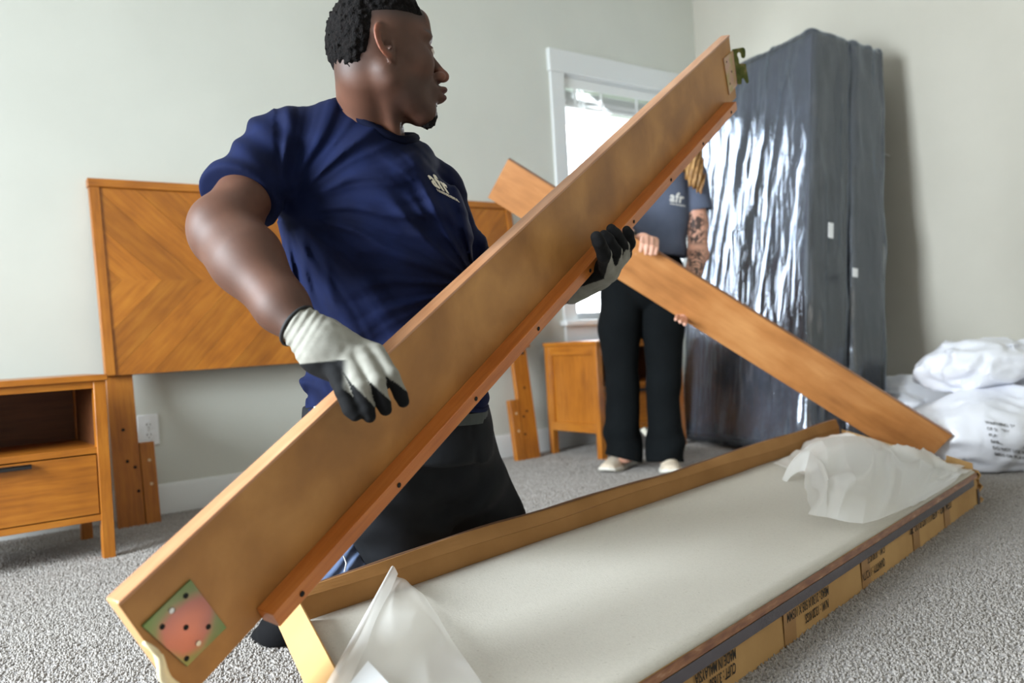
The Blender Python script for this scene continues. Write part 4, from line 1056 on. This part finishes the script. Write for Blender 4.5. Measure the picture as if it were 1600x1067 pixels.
decal('chest_print','afr',671,287,(46,37,.0),(-16,38,.0) and (14,-30,0),.72,bv,print_m,man,.055,1.6,dl,sx=.85) if False else None
def logo(px0,py0,X,Y,bv,par,z0,mt):
    dirn=ray(px0,py0);dirn=dirn/np.linalg.norm(dirn)
    decal('chest_print','afr',px0,py0,(*X,0),(*Y,0),1.,bv,mt,par,.028,z0,dirn,sx=1.)
    k=.20;a=np.array(X);b_=np.array(Y)
    q0=np.array([px0,py0])+a*(.05)-b_*.24
    decal('chest_print','FURNITURE RENTAL',q0[0],q0[1],(*(a*.19),0),(*(b_*.19),0),1.,bv,mt,par,.0,z0,dirn,sx=.82)
logo(677,290,(23,12),(-22,-34),bv,man,1.6,print_m)
# ---- black work trousers
blk=noisy('black_trouser_cloth',[(.3,srgb(15,17,20)),(.7,srgb(22,24,28))],10,.85,bump=.15,bscale=700,bdist=.0006,spec=.2)
hipR=K(572,672,1.68);hipL=K(688,668,1.76);knR=K(655,905,1.86);knL=K(766,850,2.02)
ftR=K(455,930,1.93);ftL=K(540,900,2.1)
zfl=lambda p:(cam2w(p)[:,2])
def pants(p):
    d=torso(p,-.002);y0=K(0,640,1.68)[1];y1=K(0,720,1.7)[1]
    d=np.maximum(d,p[:,1]-y0);d=smax(d,-(p[:,1]-y1),.02)
    d=smin(d,rc(p,hipR,knR,.108,.088),.05)
    d=smin(d,rc(p,hipL,knL,.100,.092),.05)
    d=smin(d,rc(p,knR,ftR,.080,.055),.03)
    d=smin(d,rc(p,knL,ftL,.078,.055),.03)
    x,y=pxy(p);n=vnoise(p,7,3)
    d=d-.005*np.sin(y*.06+x*.02+n*5)*sst(680,760,y)-.004*vnoise(p,14,5)-.006*(1-np.abs(vnoise(p*np.array([1,1,1]),9,14))*2)*sst(700,800,y)
    # side seam groove and pocket line
    d=d+.004*np.exp(-((x-(735+.12*(y-640)))/2.2)**2)*(y>640)
    d=np.maximum(d,p[:,1]-K(0,632,1.68)[1])
    W2=cam2w(p)[:,2];return np.maximum(d,-(W2-.012))
sculpt('trousers',pants,(-.58,-.62,1.45),(.10,-.05,2.30),.0072,blk,man,rel=1,slack=1.4)
belt=mat('grey_green_webbing',srgb(48,54,52),.7)
hem2=[]
for i in range(48):
    t=2*math.pi*i/48;y=K(0,642,1.68)[1]
    cx,a,b_,cz=[np.interp(y,tY,v) for v in(tC,tA,tB,tZ)]
    cs_,sn=math.cos(t),math.sin(t);k=(abs(cs_)**2.3+abs(sn)**2.3)**(-1/2.3);hem2.append(cam2w([[cx+(a+.003)*k*cs_,y,cz+(b_+.003)*k*sn]])[0])
V=[];
for q in hem2:
    V+= [q+CU*.0015,q-CU*.020]
raw('belt',V,[(2*i,2*i+1,(2*i+3)%96,(2*i+2)%96) for i in range(48)],belt,man).modifiers.new('s','SOLIDIFY').thickness=.003
bk=P(503,647,1.60);prism('belt_buckle',[bk+CR*-.015+CU*.016,bk+CR*.015+CU*.016,bk+CR*.015-CU*.016,bk+CR*-.015-CU*.016],-CF*.006,steel_m,man,.002)
# near shin of the trousers with bluish light painted in, boot with pale lace
blue=noisy('blue_lit_trouser_cloth',[(.3,srgb(58,74,104)),(.7,srgb(84,102,134))],12,.8,bump=.2,bscale=500,bdist=.0008)
bootm=mat('black_boot_leather',srgb(14,14,16),.85,spec=.15)
def shin(p):
    a=K(545,858,1.80);b=K(470,958,1.78);d=rc(p,a,b,.052,.036)
    x,y=pxy(p);u=x*.75+y*.66;return d-.0045*np.sin(u*.33+3*vnoise(p,12,2))-.003*vnoise(p,30,4)
sculpt('blue_lit_shin',shin,(-.50,-.64,1.68),(-.22,-.32,1.92),.0042,blue,man,rel=1)
def boot(p):
    a=K(438,985,1.80);b=K(500,930,1.80);W=cam2w(p)[:,2];d=smin(rc(p,a,b,.042,.045),rc(p,a,K(415,1000,1.84),.040,.034),.02)
    return np.maximum(d,-(W-.006))
sculpt('boot',boot,(-.62,-.72,1.70),(-.34,-.44,1.95),.0045,bootm,man,rel=1)
tube('boot_lace',[P(537,868,1.722),P(541,880,1.718),P(538,893,1.718)],.0016,mat('pale_lace',srgb(215,215,210),.7),man,6)
# ================================================ work gloves
glove_m=noisy('grey_knit_glove',[(.3,srgb(124,122,113)),(.7,srgb(146,144,135))],30,.85,bump=.35,bscale=650,bdist=.0009)
mixattr(glove_m,'rubber',(.0018,.0019,.0024))
glove_m.node_tree.nodes['Principled BSDF'].inputs['Specular IOR Level'].default_value=.25
cuffm=mat('black_cuff_band',srgb(16,16,18),.7)
def Ks(l): return [K(*a) for a in l]
Rf=[ # near hand: little, ring, middle, index finger (knuckle .. tip)
 (Ks([(522,575,1.235),(537,612,1.195),(548,640,1.19),(555,648,1.19)]),[.0150,.0125,.0108,.0098]),
 (Ks([(542,562,1.235),(562,606,1.195),(573,640,1.195),(577,650,1.195)]),[.0150,.0125,.0112,.0100]),
 (Ks([(565,556,1.24),(588,596,1.205),(599,630,1.21),(602,640,1.21)]),[.0150,.0122,.0108,.0096]),
 (Ks([(588,552,1.25),(611,586,1.222),(626,617,1.228),(630,627,1.228)]),[.0145,.0115,.0102,.0092])]
def gloveR(p):
    w=K(478,521,1.262);d=rc(p,K(474,514,1.268),K(508,540,1.255),.0335,.036)
    d=smin(d,rc(p,K(505,540,1.255),K(540,562,1.25),.036,.030),.02)
    d=smin(d,rc(p,K(520,545,1.262),K(586,553,1.26),.030,.0165),.02)
    d=smin(d,rc(p,K(495,560,1.262),K(524,578,1.25),.022,.018),.018)   # heel of the palm
    d=smin(d,rc(p,K(545,566,1.258),K(575,560,1.258),.022,.018),.015)
    for ch,rs in Rf: d=smin(d,chain(p,ch,rs,.004),.006)
    # thumb going behind the rail
    d=smin(d,chain(p,Ks([(560,545,1.285),(588,575,1.325),(600,600,1.335)]),[.017,.0135,.011],.004),.012)
    x,y=pxy(p);u=(x-455)*.72+(y-500)*.45
    d=d-.0012*np.sin(u*.62)*(1-sst(18,48,u))-.0008*vnoise(p,90,3)
    return np.maximum(d,-((p-K(472,513,1.268))@((K(505,538,1.255)-K(472,513,1.268))/np.linalg.norm(K(505,538,1.255)-K(472,513,1.268))))-.010)
def rubR(V):
    x,y=pxy(V);out=np.zeros(len(V));best=np.full(len(V),9.)
    tips=[((478+5,0),)]
    for k,(ch,rs) in enumerate(Rf):
        a=ch[0];b=ch[-1];ab=b-a;t=((V-a)@ab)/(ab@ab);d_=chain(V,ch,rs)
        L_=a+np.clip(t,0,1)[:,None]*ab;off=V-L_;side=off[:,0]*.93+off[:,1]*.25-off[:,2]*.2
        thr=-.006+.0185*sst(.15,.95,t)
        m_=(d_<best)&(t>-.05);best=np.where(m_,d_,best)
        out=np.where(m_,(side<thr*1.0)*sst(.02,.10,t)+(t>.93),out)
    palm=sst(0,3,(y-(566-.10*(x-480)))-0)*(x<545)*(y>562)*(1-sst(532,548,x))
    back=(V[:,2]>1.262)*(x>505)
    return np.clip(out+palm+back,0,1)
gR=sculpt('work_glove',gloveR,K(440,680,1.15)*[1.25,1.05,1]-[0,0,0.02],(K(650,480,1.40)+[.02,.01,.02]),.0020,glove_m,man,rel=1,attrs={'rubber':rubR})
cw=K(472,514,1.268);ax_=(K(505,538,1.255)-cw);ax_/=np.linalg.norm(ax_);e1=np.cross(ax_,[0,0,1.]);e1/=np.linalg.norm(e1);e2=np.cross(ax_,e1)
tube('glove_cuff_edge',[cam2w([cw-ax_*.009+(e1*math.cos(t)+e2*math.sin(t))*.0335])[0] for t in np.linspace(0,2*math.pi,28,endpoint=False)],.0030,cuffm,man,6,closed=True)
Lf=[(Ks([(948,420,1.775),(944,398,1.70),(936,378,1.665),(932,370,1.66)]),[.0165,.0150,.0135,.0120]),
 (Ks([(960,412,1.80),(962,393,1.755),(950,374,1.73),(944,368,1.725)]),[.0160,.0140,.0130,.0115]),
 (Ks([(968,402,1.83),(974,386,1.79),(962,366,1.76),(955,358,1.755)]),[.0150,.0140,.0128,.0112]),
 (Ks([(976,393,1.86),(984,380,1.83),(982,366,1.81),(979,360,1.805)]),[.0140,.0130,.0118,.0105])]
def gloveL(p):
    d=rc(p,K(893,452,1.90),K(935,428,1.87),.034,.036)
    d=smin(d,rc(p,K(918,440,1.83),K(945,424,1.80),.020,.026),.02)
    d=smin(d,rc(p,K(950,420,1.80),K(975,396,1.86),.024,.018),.02)
    for ch,rs in Lf:d=smin(d,chain(p,ch,rs,.004),.005)
    return d-.0008*vnoise(p,80,3)
def rubL(V):
    x,y=pxy(V);g=np.zeros(len(V));best=np.full(len(V),9.)
    for k,(ch,rs) in enumerate(Lf):
        d_=chain(V,ch,rs);a=ch[0];b=ch[-1];ab=b-a;t=((V-a)@ab)/(ab@ab);a1=ch[1];L_=a1+np.clip(((V-a1)@(ch[-1]-a1))/((ch[-1]-a1)@(ch[-1]-a1)),0,1)[:,None]*(ch[-1]-a1)
        off=V-L_;side=off[:,0];m_=d_<best;best=np.where(m_,d_,best);g=np.where(m_,(side>.0085+.010*sst(.3,.9,t)),g)
    palmback=((y-(452-.34*(x-905)))>-3)&(x<962)
    out=((x-958)*.8+(y-405)*.45>9)&(x<985)&(y>390)
    return 1-np.clip(g+palmback+out,0,1)
sculpt('work_glove',gloveL,K(870,480,1.6)+[-.03,-.03,0],K(1000,335,1.98)+[.03,.03,0],.0026,glove_m,man,rel=1,attrs={'rubber':rubL})
# ================================================ standing woman
fair=noisy('fair_skin',[(.3,srgb(206,152,128)),(.7,srgb(222,172,148))],10,.5,bump=.05,bscale=300)
fair.node_tree.nodes['Principled BSDF'].inputs['Subsurface Weight'].default_value=.08
fair.node_tree.nodes['Principled BSDF'].inputs['Subsurface Radius'].default_value=(.01,.004,.002)
mixattr(fair,'tattoo',srgb(34,30,32))
wom=empty('person',tuple(onz(1000,742,0)+CF*.12),'standing woman in grey t-shirt and black flared trousers with tattooed arm, holding the second rail','person')
wz=3.80
wh=K(1047,190,wz-.02)
w_el_R=K(958,345,3.78);w_sh_R=K(996,262,3.84);w_wr_R=K(994,376,3.36)
w_sh_L=K(1082,272,3.80);w_el_L=K(1091,398,3.72);w_wr_L=K(1066,492,3.34)
WF=[(Ks([(1004,372,3.245),(1003,382,3.175),(1001,392,3.172)]),[.0105,.0095,.0085]),
    (Ks([(1011,371,3.24),(1011,384,3.17),(1009,396,3.172)]),[.0105,.0095,.0085]),
    (Ks([(1019,373,3.24),(1019,386,3.17),(1017,397,3.172)]),[.0105,.0095,.0085]),
    (Ks([(1026,377,3.24),(1026,388,3.175),(1024,397,3.175)]),[.0100,.0090,.0080])]
WG=[(Ks([(1066,497,3.28),(1063,503,3.20)]),[.009,.008]),(Ks([(1072,499,3.28),(1070,507,3.20)]),[.009,.008]),(Ks([(1059,494,3.28),(1056,499,3.20)]),[.009,.008])]
def whead(p):
    fd=np.array([-.55,-.35,-.76]);fd/=np.linalg.norm(fd);u=up_w-fd*(up_w@fd);u/=np.linalg.norm(u);r=np.cross(fd,u)
    q=(p-wh)@np.stack([fd,r,u],1);m=q.copy();m[:,1]=np.abs(m[:,1])
    d=ell(q,(-.01,0,.03),(.088,.070,.080));d=smin(d,ell(q,(.04,0,-.045),(.042,.050,.062)),.03)
    d=smin(d,ell(q,(.068,0,-.088),(.016,.018,.016)),.02);d=smin(d,rc(q,(.078,0,.008),(.098,0,-.026),.006,.009),.01)
    d=smin(d,ell(m,(.078,.004,-.058),(.010,.018,.008)),.005);d=smax(d,-(np.linalg.norm(m-np.array([.088,.030,.002]),axis=1)-.014),.01)
    d=smin(d,np.linalg.norm(m-np.array([.070,.029,.001]),axis=1)-.0125,.003)
    d=smin(d,ell(m,(-.008,.070,-.005),(.016,.008,.028)),.004)
    return d
def wom_body(p):
    d=whead(p)
    nk=K(1040,245,wz+.01);d=smin(d,rc(p,wh+np.array([0,-.06,.02]),nk,.045,.050),.02)
    hp=K(1010,415,wz);d=smin(d,rc(p,K(1034,320,wz),hp,.085,.095),.03)
    d=smin(d,rc(p,nk,w_sh_R,.04,.045),.04);d=smin(d,rc(p,nk,w_sh_L,.04,.045),.04)
    # arms
    d=smin(d,chain(p,[w_sh_R,w_el_R,w_wr_R],[.044,.038,.024],.02),.02)
    d=smin(d,chain(p,[w_sh_L,K(1089,350,3.78),w_el_L,w_wr_L],[.045,.046,.043,.026],.025),.02)
    d=smin(d,rc(p,K(1000,372,3.30),K(1024,376,3.28),.017,.015),.012);d=smin(d,rc(p,w_wr_R,K(1006,372,3.30),.024,.020),.015)
    for c_,r_ in WF:d=smin(d,chain(p,c_,r_,.003),.004)
    d=smin(d,chain(p,Ks([(1000,382,3.30),(994,396,3.25)]),[.011,.009]),.008)
    d=smin(d,rc(p,w_wr_L,K(1066,497,3.29),.024,.020),.012)
    for c_,r_ in WG:d=smin(d,chain(p,c_,r_,.003),.004)
    # hips and legs inside the trousers, down to the ankles
    for a_,k_,f_ in((K(985,430,wz),K(975,590,3.76),K(978,712,3.74)),(K(1028,430,wz),K(1037,590,3.74),K(1042,706,3.70))):
        d=smin(d,chain(p,[a_,k_,f_],[.075,.050,.034],.02),.03)
    return d
def tatt(V):
    x,y=pxy(V);n=vnoise(V,55,21)+.6*vnoise(V,120,22);arm=(x>1062)&(y>334)&(y<470)
    band=np.clip(np.sin((y-338)/(432-338)*math.pi*2.0)*1.6+.6,0,1)*(y<440)
    blotch=sst(-.05,.12,1-np.abs(n)*2.2-.15)
    gap=1-np.exp(-((y-386)/7.)**2)
    edge=np.exp(-((x-1087)/15.)**2)
    return np.clip(blotch*gap*arm*edge*1.3,0,1)*.92
wb=sculpt('body',wom_body,(.20,-.66,3.10),(.98,1.19,4.02),.0052,fair,wom,rel=1,slack=1.3,attrs={'tattoo':tatt})
grey=noisy('charcoal_jersey',[(.3,srgb(84,92,110)),(.7,srgb(96,104,124))],10,.9,bump=.1,bscale=500,spec=.15)
def wshirt(p):
    x,y=pxy(p);c=.5
    ys=np.array([232,250,275,310,350,385,402.]);xl=np.array([1025,1005,985,972,966,962,958.]);xr=np.array([1055,1068,1078,1077,1074,1070,1070.])
    z=wz;Y=(533.5-ys)/FPX*z;C_=((xl+xr)/2-800)/FPX*z;A_=(xr-xl)/2/FPX*z;B_=np.array([.05,.07,.095,.115,.115,.115,.12])
    o=np.argsort(Y);cx=np.interp(p[:,1],Y[o],C_[o]);a=np.interp(p[:,1],Y[o],A_[o]);b=np.interp(p[:,1],Y[o],B_[o])
    r=((np.abs((p[:,0]-cx)/a)**2.3+np.abs((p[:,2]-z)/b)**2.3)**(1/2.3)-1)*np.minimum(a,b)
    d=smax(r,p[:,1]-Y[0],.02);d=np.maximum(d,-(p[:,1]-Y[-1]))
    for s_,e_,t_ in((w_sh_L,K(1092,330,3.79),1),(w_sh_R,K(975,320,3.82),0)):
        v=(e_-s_)/np.linalg.norm(e_-s_);sv=rc(p,s_,e_,.060,.060);cut=(p-e_)@v;sv=np.maximum(sv,cut);sv=np.maximum(sv,-np.maximum(rc(p,s_,e_+v*.05,.048,.048),-(cut+.03)))
        d=smin(d,sv,.02)
    d=d-.004*np.sin(y*.14-x*.06+3*vnoise(p,6,4))*sst(330,380,y)-.005*vnoise(p,9,7)
    return d
sculpt('t_shirt',wshirt,(.36,.36,3.62),(.99,.92,4.0),.0062,grey,wom,rel=1)
wblack=noisy('black_flared_trouser_cloth',[(.3,srgb(9,12,14)),(.7,srgb(14,18,20))],8,.9,spec=.15)
def wp(p):
    x,y=pxy(p)
    w1=K(1008,405,wz);d=smax(ell(p,K(1006,432,wz),(.185,.17,.13)),p[:,1]-K(0,398,wz)[1],.01)
    for pts,rs in((Ks([(975,440,wz),(968,510,3.79),(972,600,3.77),(973,680,3.75),(975,725,3.74)]),[.105,.094,.070,.078,.088]),
                  (Ks([(1035,440,wz),(1036,510,3.78),(1037,600,3.74),(1039,680,3.71),(1040,722,3.70)]),[.105,.094,.070,.078,.088])):
        d=smin(d,chain(p,pts,rs,.03),.012)
    d=d-.006*np.sin(y*.12+4*vnoise(p,5,3)+x*.03)*sst(640,690,y)-.005*vnoise(p,8,4)-.003*np.sin(y*.05+x*.04)*(y>440)
    # hems follow the instep
    hemy=np.where(x<1006,717+.25*(x-975),722-.25*(1040-x)*0+.0)
    return np.maximum(d,(y-hemy)*.0028)
sculpt('trousers',wp,(.33,-.60,3.55),(.86,.44,3.98),.0068,wblack,wom,rel=1)
# bracelet, hair
wt=K(996,370,3.335);tube('watch_strap',[cam2w([K(992,372,3.36)+np.array([.004*0,math.sin(t)*.024,math.cos(t)*.024])])[0] for t in np.linspace(0,2*math.pi,18,endpoint=False)],.007,black_m,wom,6,closed=True)
blond=noisy('dark_blond_hair',[(.3,srgb(92,60,30)),(.5,srgb(150,108,58)),(.7,srgb(206,164,104))],16,.5,stretch=(9,9,1.2),bump=.5,bscale=120,bdist=.004)
def whair(p):
    fd=np.array([-.55,-.35,-.76]);fd/=np.linalg.norm(fd);u=up_w-fd*(up_w@fd);u/=np.linalg.norm(u);r=np.cross(fd,u)
    q=(p-wh)@np.stack([fd,r,u],1)
    d=ell(q,(-.016,0,.032),(.094,.080,.088));d=np.maximum(d,-(ell(q,(.075,0,-.035),(.060,.056,.085))))
    d=smin(d,chain(p,Ks([(1068,200,3.80),(1082,240,3.72),(1087,275,3.70),(1094,298,3.69)]),[.045,.046,.040,.014]),.03)
    d=smin(d,chain(p,Ks([(1068,215,3.76),(1076,250,3.69),(1080,288,3.68)]),[.035,.036,.014]),.02)
    x,y=pxy(p);s_=np.sin(x*.95+y*.18+5*vnoise(p,7,3))
    return d-.006*s_-.006*vnoise(p*np.array([1,.3,1]),45,3)
sculpt('hair',whair,(.58,.60,3.60),(.95,1.17,3.96),.0052,blond,wom,rel=0)
bv2=wrap_factory(bpy.data.objects['t_shirt.001'],0)
logo(1046,314,(17.5,3),(3,-21),bv2,wom,3.7,mat('white_print',srgb(225,225,222),.6))
# sneakers
shoe_m=noisy('cream_suede',[(.3,srgb(196,180,158)),(.7,srgb(222,208,188))],20,.8);sole_m=mat('white_rubber_sole',srgb(226,222,210),.6);orange=mat('orange_trim',srgb(190,130,80),.6)
def sneaker(heel,toe,name_):
    h_=np.array(heel);t_=np.array(toe);d_=t_-h_;Ln=np.linalg.norm(d_[:2]);f_=np.array([d_[0],d_[1],0])/Ln;s_=np.array([-f_[1],f_[0],0]);
    def loc(p): u=p-h_;return np.stack([u@f_,u@s_,u[:,2]],1)
    def wd(x): return np.interp(x,[-.01,.03,.10,.18,.24,.262],[.024,.034,.034,.047,.040,.018])
    def upper(p):
        q=loc(p);tp=np.interp(q[:,0],[-.02,.05,.10,.15,.20,.25,.27],[.085,.095,.090,.074,.060,.046,.02]);w_=wd(q[:,0])-.003
        z=(q[:,2]-.02)/(tp-.02);r=np.sqrt((q[:,1]/w_)**2+np.clip(z,0,9)**2*1.0)-1
        d=r*.03;d=np.maximum(d,-(q[:,2]-.022));d=smax(d,-(q[:,0]+.012),.01);return smax(d,q[:,0]-.258,.015)
    def sole(p):
        q=loc(p);w_=wd(q[:,0])+.003;up=.026+.006*sst(.08,0,q[:,0])+.008*sst(.22,.27,q[:,0]);lo_=.006+.012*sst(.20,.27,q[:,0])
        d=np.abs(q[:,1])-w_;d=smax(d,q[:,2]-up,.004);d=smax(d,lo_-q[:,2],.004);d=smax(d,-(q[:,0]+.018),.01);return smax(d,q[:,0]-.264,.012)
    c_=(h_+t_)/2;m_=.19
    lo_=np.array([c_[0]-m_,c_[1]-m_,-.004]);hi_=np.array([c_[0]+m_,c_[1]+m_,.12])
    u_=sculpt('sneaker',upper,lo_,hi_,.004,shoe_m,wom,cams=False,rel=1)
    sculpt('sole',sole,lo_,hi_,.004,sole_m,u_,cams=False,rel=1)
    for k in range(4):
        x=.125+.022*k;zz=.086-.011*k
        tube('lace',[h_+f_*x+s_*y+np.array([0,0,zz-.35*abs(y)+.003]) for y in(-.028,-.012,0,.012,.028)],.0028,sole_m,u_,6)
    for y in(-1,1): tube('side_stripe',[h_+f_*x+s_*y*(np.interp(x,[0,.1,.2],[.033,.036,.046]))+np.array([0,0,z]) for x,z in((.02,.058),(.07,.036),(.12,.040),(.17,.052))],.0035,orange if y<0 else black_m,u_,6,ell=.5)
    return u_
tL=onz(947,741,0);hL_=tL+ (onz(1000,722,0)-tL)/np.linalg.norm(onz(1000,722,0)-tL)*.25
sneaker(hL_+[0,0,.0],tL,'a')
tR=onz(1050,744,0);hR_=tR+(onz(1036,712,0)-tR)/np.linalg.norm(onz(1036,712,0)-tR)*.25
sneaker(hR_,tR,'b')
# ================================================ warning print on the near bedding bag
def bagprint(obj,lines,px,py,X,Y,size):
    bv=wrap_factory(obj,0)
    for i,l in enumerate(lines):
        q0=np.array([px,py])-np.array(Y)*size*1.45*i
        dirn=ray(*q0);dirn=dirn/np.linalg.norm(dirn)
        decal('warning_text',l,q0[0],q0[1],(*(np.array(X)*size),0),(*(np.array(Y)*size),0),1.,bv,ink,obj,.0,3.2,dirn,sx=1.,lift=.003,depth=.0002)
bg_=bpy.data.objects['bedding_bag']
bagprint(bg_,['WARNING: TO AVOID DANGER','OF SUFFOCATION KEEP THIS','PLASTIC BAG AWAY FROM','BABIES AND CHILDREN.','DO NOT USE IN CRIBS,','BEDS OR PLAYPENS.'],1540,662,(1,.16),(-.28,-.96),7.0)
# ================================================ carpet pile (uncountable tufts)
def carpet_pile():
    # field of the floor the photograph can see, with margins
    pts=[(-.9,.35),(1.2,.35),(XW-.03,.35),(XW-.03,YW-.03),(-.9,YW-.03)]
    o=raw('carpet_pile',[(-.9,.35,.001),(XW-.03,.35,.001),(XW-.03,YW-.03,.001),(-.9,YW-.03,.001)],[(0,1,2,3)],None)
    o['kind']='stuff';tag(o,'short grey looped carpet pile covering the bedroom floor','carpet')
    tuft=noisy('carpet_tuft',[(.3,srgb(144,138,132)),(.5,srgb(164,159,154)),(.7,srgb(186,182,178))],300,.95,spec=.1)
    ti=tuft.node_tree
    oi=N(ti,'ShaderNodeObjectInfo');hs=N(ti,'ShaderNodeHueSaturation');b=ti.nodes['Principled BSDF'];src=b.inputs['Base Color'].links[0].from_socket
    mr=N(ti,'ShaderNodeMapRange');mr.inputs[3].default_value=.86;mr.inputs[4].default_value=1.08;ti.links.new(oi.outputs['Random'],mr.inputs[0])
    ti.links.new(src,hs.inputs['Color']);ti.links.new(mr.outputs[0],hs.inputs['Value']);ti.links.new(hs.outputs[0],b.inputs['Base Color'])
    ng=bpy.data.node_groups.new('pile','GeometryNodeTree');ng.interface.new_socket('Geometry',in_out='INPUT',socket_type='NodeSocketGeometry');ng.interface.new_socket('Geometry',in_out='OUTPUT',socket_type='NodeSocketGeometry')
    n=ng.nodes;L=ng.links.new;gi=n.new('NodeGroupInput');go=n.new('NodeGroupOutput')
    dp=n.new('GeometryNodeDistributePointsOnFaces');dp.inputs['Density'].default_value=32000
    cn_=n.new('GeometryNodeMeshIcoSphere');cn_.inputs['Radius'].default_value=.0040;cn_.inputs['Subdivisions'].default_value=1
    tf=n.new('GeometryNodeTransform');tf.inputs['Scale'].default_value=(.75,.75,1.5)
    sm=n.new('GeometryNodeSetMaterial');sm.inputs['Material'].default_value=tuft
    ss_=n.new('GeometryNodeSetShadeSmooth')
    ip=n.new('GeometryNodeInstanceOnPoints');rv=n.new('FunctionNodeRandomValue');rv.data_type='FLOAT_VECTOR';rv.inputs[0].default_value=(-.6,-.6,0);rv.inputs[1].default_value=(.6,.6,6.28)
    rs=n.new('FunctionNodeRandomValue');rs.data_type='FLOAT';rs.inputs[2].default_value=.6;rs.inputs[3].default_value=1.15
    L(gi.outputs[0],dp.inputs['Mesh']);L(cn_.outputs[0],tf.inputs[0]);L(tf.outputs[0],ss_.inputs[0]);L(ss_.outputs[0],sm.inputs[0]);L(dp.outputs[0],ip.inputs['Points']);L(sm.outputs[0],ip.inputs['Instance'])
    L(rv.outputs[0],ip.inputs['Rotation']);L(rs.outputs[1],ip.inputs['Scale'])
    jg=n.new('GeometryNodeJoinGeometry');L(ip.outputs[0],jg.inputs[0]);L(gi.outputs[0],jg.inputs[0]);L(jg.outputs[0],go.inputs[0])
    o.data.materials.append(carpet_m)
    md=o.modifiers.new('pile','NODES');md.node_group=ng
carpet_pile()
